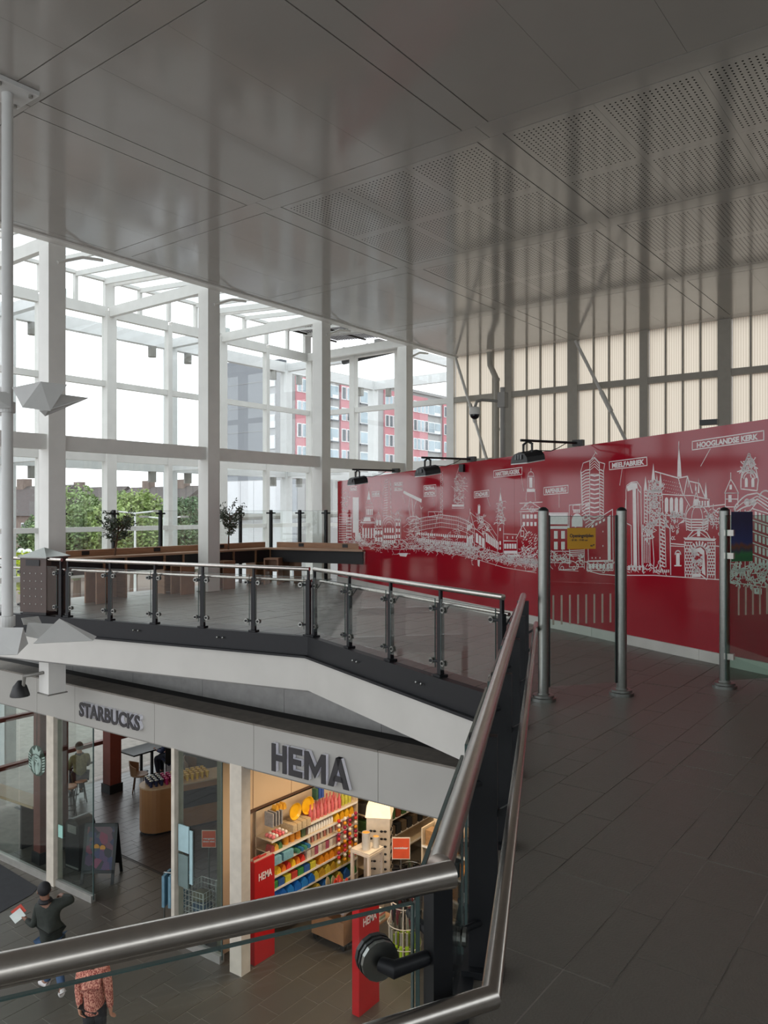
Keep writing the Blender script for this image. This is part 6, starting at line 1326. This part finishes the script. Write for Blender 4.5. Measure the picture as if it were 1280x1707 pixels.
person('person in a red flecked blouse and black trousers at the bottom edge', J, dict(skin=(176, 124, 98), top=m_pat, legs=(22, 24, 30), shoe=(30, 30, 32), hair=(60, 44, 34), bulk=.95), V(J['anL'].x, J['anL'].y, GZ), (fwd - rgt * .3).normalized(), long_hair=True)
def seated(base, face, cols, label, seat):
    sd_ = face.cross(up).normalized(); P_ = lambda f, s, z: base + face * f + sd_ * s + up * (z)
    J = dict(pelvis=P_(0, 0, seat + .1), waist=P_(.02, 0, seat + .27), chest=P_(.05, 0, seat + .48), neck=P_(.08, 0, seat + .63), head=P_(.11, 0, seat + .72), top=P_(.12, 0, seat + .84))
    for s, k in (('L', -1), ('R', 1)):
        J.update({'sh' + s: P_(.05, .19 * k, seat + .53), 'el' + s: P_(.16, .24 * k, seat + .28), 'wr' + s: P_(.36, .13 * k, seat + .27), 'hip' + s: P_(.05, .09 * k, seat + .09), 'kn' + s: P_(.42, .11 * k, seat + .06), 'an' + s: P_(.34, .11 * k, max(.1, seat - .38)), 'to' + s: P_(.46, .12 * k, max(.05, seat - .43))})
    person(label, J, cols, base, face)
seated(V(-18.02, 10.95, GZ), V(-.95, .3, 0).normalized(), dict(skin=(170, 120, 94), top=(116, 110, 74), legs=(34, 36, 44), shoe=(40, 40, 40), hair=(66, 58, 50), bulk=1.), 'person in an olive shirt seated at the coffee shop window', .58)
q = thing('bar_stool', 'bar stool under the person in the olive shirt', 'stool', V(-18.02, 10.95, GZ), group='round bar stools'); MB().lathe([(.16, .52), (.17, .54), (.16, .57)], (0, 0, 0), 18).build('seat', m_st, q, smooth=True)
for k in range(4): a = k * 1.5708 + .4; MB().tube([(.1 * math.cos(a), .1 * math.sin(a), .52), (.2 * math.cos(a), .2 * math.sin(a), 0)], .014, 6).build('leg', m_black, q)
seated(V(-17.75, 13.55, GZ), V(-.9, -.43, 0).normalized(), dict(skin=(160, 112, 88), top=(28, 36, 66), legs=(24, 28, 44), shoe=(30, 30, 30), hair=(84, 60, 40), bulk=1.05), 'person in navy clothes seated at the back coffee table', .46)
q = thing('plain_chair', 'dark chair under the person in navy clothes', 'chair', V(-17.75, 13.55, GZ), R(64)); MB().box((-.21, -.21, .42), (.21, .21, .46)).build('seat', m_black, q); MB().box((-.21, -.235, .46), (.21, -.2, .85)).build('backrest', m_black, q)
for a in (-.18, .18):
    for b in (-.18, .18): MB().tube([(a, b, 0), (a, b, .42)], .015, 6).build('leg', m_black, q)
# ================= outside
m_pave = mat('street_paving', (142, 128, 120), .8, var=.12, scale=.6); n = m_pave.node_tree; bk = n.nodes.new('ShaderNodeTexBrick'); bk.inputs['Scale'].default_value = 3.2; bk.inputs['Color1'].default_value = lin((150, 132, 122)); bk.inputs['Color2'].default_value = lin((134, 118, 110)); bk.inputs['Mortar'].default_value = lin((112, 104, 98)); bk.inputs['Mortar Size'].default_value = .03
tc_ = n.nodes.new('ShaderNodeTexCoord'); n.links.new(tc_.outputs['Object'], bk.inputs['Vector']); n.links.new(bk.outputs['Color'], n.nodes['Principled BSDF'].inputs['Base Color'])
g = MB().box((-400, -200, -6.2), (-19.6, 400, -5.62)).box((-19.6, 21.4, -6.2), (300, 400, -5.62)).build('ground', m_pave); g['kind'] = 'structure'
tag(MB().bar(V(-24.5, -5, -5.612), V(-23.0, 40, -5.612), .35, .012).build('road_line', mat('road_white', (214, 212, 206), .7)), 'white painted line on the street behind the coffee shop', 'road marking')
tag(MB().bar(V(-31, -5, -5.612), V(-29.5, 40, -5.612), 5.0, .01).build('cycle_path', mat('grey_path', (128, 124, 120), .8)), 'grey path strip beyond the white painted line', 'path')
# apartment block with red and grey bays
AXF = -68.0; m_con = mat('grey_render', (150, 150, 150), .8, var=.05, scale=.3); m_redp = mat('rose_red_panel', (184, 118, 126), .6, var=.06, scale=.5); m_win = mat('pale_window_frame', (220, 224, 226), .5); m_gl = mat('window_pane', (150, 168, 178), .12, var=.25, scale=.3); m_gab = mat('slate_grey_gable', (128, 132, 138), .7, var=.05, scale=.25); m_dg = mat('dark_window_pane', (66, 72, 80), .12, var=.3, scale=.3)
ab = thing('apartment_block', 'tall grey apartment block with rose red window bays', 'building', (-74, 100, -5.6))
MB().box((-80, 70.6, -5.6), (AXF, 140, 19.7)).build('wall', m_con, ab, world=True)
MB().box((-80.2, 70.2, -5.6), (-72.6, 70.6, 21.6)).build('gable_wall', m_gab, ab, world=True); MB().box((-88, 72, -5.6), (-80, 84, 20.4)).build('side_wing', m_gab, ab, world=True); MB().box((-72.6, 70.3, -5.6), (-68.3, 70.6, 19.9)).build('pale_gable_strip', mat('pale_render', (168, 170, 172), .8), ab, world=True)
for k in range(9): MB().box((-72.0, 70.15, -3.6 + 2.65 * k), (-71.0, 70.3, -1.9 + 2.65 * k)).build('stair_window', m_win, ab, world=True)
for k in range(8): MB().box((-80.2, 70.16, -4 + 3.2 * k), (-72.6, 70.2, -3.95 + 3.2 * k)).build('panel_joint', m_con, ab, world=True)
MB().box((-80, 70.6, 19.7), (AXF + .3, 140, 20.1)).build('parapet', m_con, ab, world=True)
for k, (x0, y0, zz) in enumerate(((-76, 72, 21.4), (-75, 74, 22), (-77.5, 76, 21.2))): MB().box((x0, y0, 20), (x0 + 1.2, y0 + 1.2, zz)).build('roof_plant', m_dg, ab, world=True)
def Yat(x): a = (x - 640) / F; return (ST * a + CT) * AXF / (CT * a - ST)
# bays measured along the front: (from, to, kind)
bays = [(492, 508, 'r2'), (541, 565, 'g'), (566, 583, 'r2'), (597, 626, 'g'), (639, 659, 'r3'), (677, 684, 'n'), (686, 711, 'r4'), (711, 735, 'g'), (737, 752, 'r2'), (755, 775, 'g'), (778, 800, 'r3')]
FH = 2.85; m_frames = {}
for x0, x1, kd in bays:
    y0, y1 = Yat(x0), Yat(x1)
    if kd[0] == 'r': MB().box((AXF, y0, -5.6), (AXF + .25, y1, 19.2)).build('red_bay', m_redp, ab, world=True)
    for f in range(8):
        z0 = 16.7 - FH * f; nw = {'r2': 2, 'r3': 3, 'r4': 4, 'g': 1, 'n': 1}[kd]; xo = AXF + (.27 if kd[0] == 'r' else .06)
        for i in range(nw):
            a = y0 + (y1 - y0) * (i + .08) / nw; b = y0 + (y1 - y0) * (i + .92) / nw
            wn_ = MB().box((xo - .1, a, z0), (xo + .08, b, z0 + 1.75)).build('window', m_win if kd[0] != 'r' else m_win, ab, world=True)
            if kd == 'g':
                L = b - a; MB().box((xo + .08, a + .12, z0 + .14), (xo + .11, a + L * .48, z0 + 1.62)).build('pane', m_gl, wn_, world=True); MB().box((xo + .08, a + L * .52, z0 + .5), (xo + .11, b - .12, z0 + 1.62)).build('pane', m_gl, wn_, world=True); MB().box((xo + .08, a - .1, z0 - .16), (xo + .2, b + .1, z0 - .02)).build('sill', m_dg, wn_, world=True)
            else: MB().box((xo + .08, a + .1, z0 + .1), (xo + .1, b - .1, z0 + 1.65)).build('pane', m_dg if rnd.random() < .35 else m_gl, wn_, world=True)
# white panelled hall in front of it
def pxY(x, y, Y): return pray(x, y, (0, Y, 0), (0, 1, 0))
hl = thing('panelled_hall', 'low white panelled hall in front of the apartment block', 'building', (-38, 36, -5.6)); p0, p1 = pxY(381, 780, 38), pxY(496, 780, 38)
m_hp = mat('white_hall_panel', (206, 208, 212), .6, var=.03)
MB().box((p0.x, 38, -5.6), (p1.x, 48, 3.9)).build('core', m_con, hl, world=True)
for i in range(5):
    for j in range(4):
        xa = p0.x + (p1.x - p0.x) * i / 5; xb = p0.x + (p1.x - p0.x) * (i + 1) / 5 - .04; MB().box((xa, 37.9, -5.5 + 2.35 * j), (xb, 38.0, -3.2 + 2.35 * j)).build('panel', m_hp if i < 4 else mat('grey_hall_panel', (150, 154, 160), .6), hl, world=True)
MB().tube([V(p0.x - 1, 37.6, 1.2), V(p1.x + 6, 37.2, 1.6)], .22, 10).build('canopy_tube', m_grey, hl, world=True)
# row of brick houses
m_brk = mat('brown_brick', (122, 108, 100), .8, var=.12, scale=3); m_rt = mat('dark_roof_tiles', (78, 72, 70), .8, var=.15, scale=4)
def house(xa, xb, ya, yb, zw, zr, label, wins=True):
    t = thing('brick_house', label, 'house', ((xa + xb) / 2, ya, -5.6), group='houses across the street'); MB().box((xa, ya, -5.6), (xb, yb, zw)).build('wall', m_brk, t, world=True); ym = (ya + yb) / 2
    MB().add([(xa - .2, ya - .3, zw), (xb + .2, ya - .3, zw), (xb + .2, yb + .3, zw), (xa - .2, yb + .3, zw), (xa - .2, ym, zr), (xb + .2, ym, zr)], [(0, 1, 5, 4), (2, 3, 4, 5), (0, 4, 3), (1, 2, 5), (3, 2, 1, 0)]).build('roof', m_rt, t, world=True)
    for k in (.25, .75): x = xa + (xb - xa) * k; c_ = MB().box((x - .7, ym - .5, zr - .6), (x + .7, ym + .5, zr + .8)).build('chimney', m_brk, t, world=True)
    if wins:
        for i in range(3):
            for z in (-3.8, -1.0):
                x = xa + (xb - xa) * (i + .5) / 3; w_ = MB().box((x - .6, ya - .06, z), (x + .6, ya, z + 1.5)).build('window', m_win, t, world=True); MB().box((x - .5, ya - .08, z + .1), (x + .5, ya - .06, z + 1.4)).build('pane', m_dg, w_, world=True)
for k, (x0, x1, Y, zw, zr, lb) in enumerate(((-45, 60, 40, 1.2, 4.4, 'brick house with a dark roof at the left edge beyond the glass wall'), (64, 168, 58, 1.8, 5.0, 'dark roofed brick house behind the left of the big trees'), (176, 292, 58, 2.0, 4.8, 'dark roofed brick house with chimney above the big trees'))):
    a, b = pxY(x0, 850, Y), pxY(x1, 850, Y); house(a.x, b.x, Y, Y + 8, zw, zr, lb)
# trees
def tree(loc, h, rx, label, col, seed, n_=11000, trunk=.35):
    r_ = random.Random(seed); t = thing('leafy_tree', label, 'tree', loc, group='trees across the street'); c = V(0, 0, h * .62); mb = MB(); blobs = []
    for k in range(16):
        u = V(r_.gauss(0, 1), r_.gauss(0, 1), r_.gauss(0, .8)).normalized(); blobs.append((c + V(u.x * rx * .62, u.y * rx * .62, u.z * h * .27), rx * r_.uniform(.3, .5)))
    L = .10 + rx * .018
    for k in range(n_):
        b, rr = r_.choice(blobs); u = V(r_.gauss(0, 1), r_.gauss(0, 1), r_.gauss(0, 1)).normalized() * rr * r_.uniform(.65, 1.05); p_ = b + u; e1 = V(r_.gauss(0, 1), r_.gauss(0, 1), r_.gauss(0, .7)).normalized() * L; e2 = e1.cross(V(r_.gauss(0, 1), r_.gauss(0, 1), r_.gauss(0, 1))).normalized() * L * .6
        mb.add([p_ - e1, p_ + e2, p_ + e1, p_ - e2], [(0, 1, 2, 3)])
    o = mb.build('crown', mat('leaf_%d_%d' % col[:2], col, .6, var=.35, scale=1.5), t); o['kind'] = 'stuff'
    tk = MB().tube([(0, 0, 0), (.1, 0, h * .3), (0, .1, h * .6)], [trunk, trunk * .8, trunk * .4], 8)
    for k in range(6): a = k * 1.05; tk.tube([(0, 0, h * .3), (math.cos(a) * rx * .4, math.sin(a) * rx * .4, h * .62)], [trunk * .5, .05], 6)
    tk.build('trunk', m_bark, t, smooth=True)
def at_tree(x, Y): q = pxY(x, 850, Y); return V(q.x, Y, -5.62)
tree(at_tree(128, 36), 8.2, 3.6, 'broad green tree at the left of the group behind the middle panes', (112, 134, 84), 1); tree(at_tree(168, 40), 10.2, 3.8, 'tallest green tree of the group behind the middle panes', (124, 146, 92), 2)
tree(at_tree(222, 38), 8.6, 3.8, 'yellowish green tree in the middle of the group', (134, 154, 90), 3); tree(at_tree(268, 42), 8.4, 3.6, 'darker green tree right of the tall street lamp', (98, 122, 82), 4)
tree(at_tree(315, 46), 8.0, 3.8, 'dark green tree behind the column beside the panelled hall', (84, 110, 78), 5); tree(at_tree(8, 22), 6.2, 2.0, 'bright yellow green young tree at the left edge', (176, 190, 50), 6, 5000, .12)
tree(at_tree(90, 36), 7.0, 3.2, 'low dark green tree left of the group', (90, 112, 76), 7, 6000)
# street lamps
def street_lamp(x, Y, h, label, globes=False):
    t = thing('street_lamp', label, 'street lamp', at_tree(x, Y), group='street lamps'); MB().tube([(0, 0, 0), (0, 0, h)], [.1, .06], 10).build('mast', m_ex, t, smooth=True)
    if not globes:
        MB().tube([(-1.2, -.8, h + .15), (0, 0, h), (1.2, .8, h + .15)], .05, 8).build('arm', m_ex, t)
        for k in (-1, 1): MB().cbox((k * 1.2, k * .8, h + .14), (.7, .3, .14)).build('lamp_head', m_grey, t)
    else:
        MB().tube([(-.4, 0, h), (.4, 0, h)], .04, 8).build('arm', m_dark, t)
        for k in (-1, 1): MB().ball((k * .4, 0, h + .25), .25, 12, 8).build('globe', m_ew, t, smooth=True)
street_lamp(225, 30, 7.2, 'tall twin arm street lamp in front of the big trees'); street_lamp(273, 34, 6.8, 'twin arm street lamp right of the taller one'); street_lamp(41, 24, 4.6, 'twin globe street lamp near the left edge', True)
# parked vans and kiosks glimpsed over the counter
def van(x, Y, L, label, col):
    p = at_tree(x, Y); t = thing('parked_van', label, 'van', p, group='parked vehicles'); m = mat('van_%d' % col[0], col, .35)
    MB().prism([(-L / 2, .35), (L / 2, .35), (L / 2, 1.1), (L / 2 - .9, 1.35), (L / 2 - 1.5, 2.2), (-L / 2 + .1, 2.25), (-L / 2, 2.0)], (0, 1.9, 0), (0, -.95, 0), (1, 0, 0), (0, 0, 1)).build('body', m, t)
    for k in (-1, 1):
        for s in (-.96, .86): MB().lathe([(.34, 0), (.34, .1)], (k * L * .32, s, .34), 14, axis='y').build('wheel', m_black, t)
    MB().prism([(L / 2 - 1.55, 1.4), (L / 2 - 1.0, 1.4), (L / 2 - 1.5, 2.05), (L / 2 - 2.3, 2.05), (L / 2 - 2.3, 1.4)], (0, .02, 0), (0, -.97, 0), (1, 0, 0), (0, 0, 1)).build('side_window', m_dg, t)
van(250, 26, 5.2, 'white van parked in front of the big trees', (220, 222, 224)); van(320, 30, 5.0, 'white van parked left of the panelled hall', (212, 214, 218)); van(150, 24, 4.6, 'pale grey van parked under the left trees', (180, 184, 186))

# dark mat on the lower floor at the left
mt_ = [pz(-60, 1410, GZ), pz(0, 1441, GZ), pz(64, 1480, GZ), pz(54, 1491, GZ), pz(0, 1522, GZ), pz(-60, 1560, GZ)]
tag(MB().prism([(p.x, p.y) for p in mt_], (0, 0, .008), (0, 0, GZ + .002)).build('entrance_mat', mat('charcoal_mat', (46, 47, 50), .9, bump=.3, bscale=200)), 'charcoal entrance mat on the lower floor left of the walking person', 'mat')
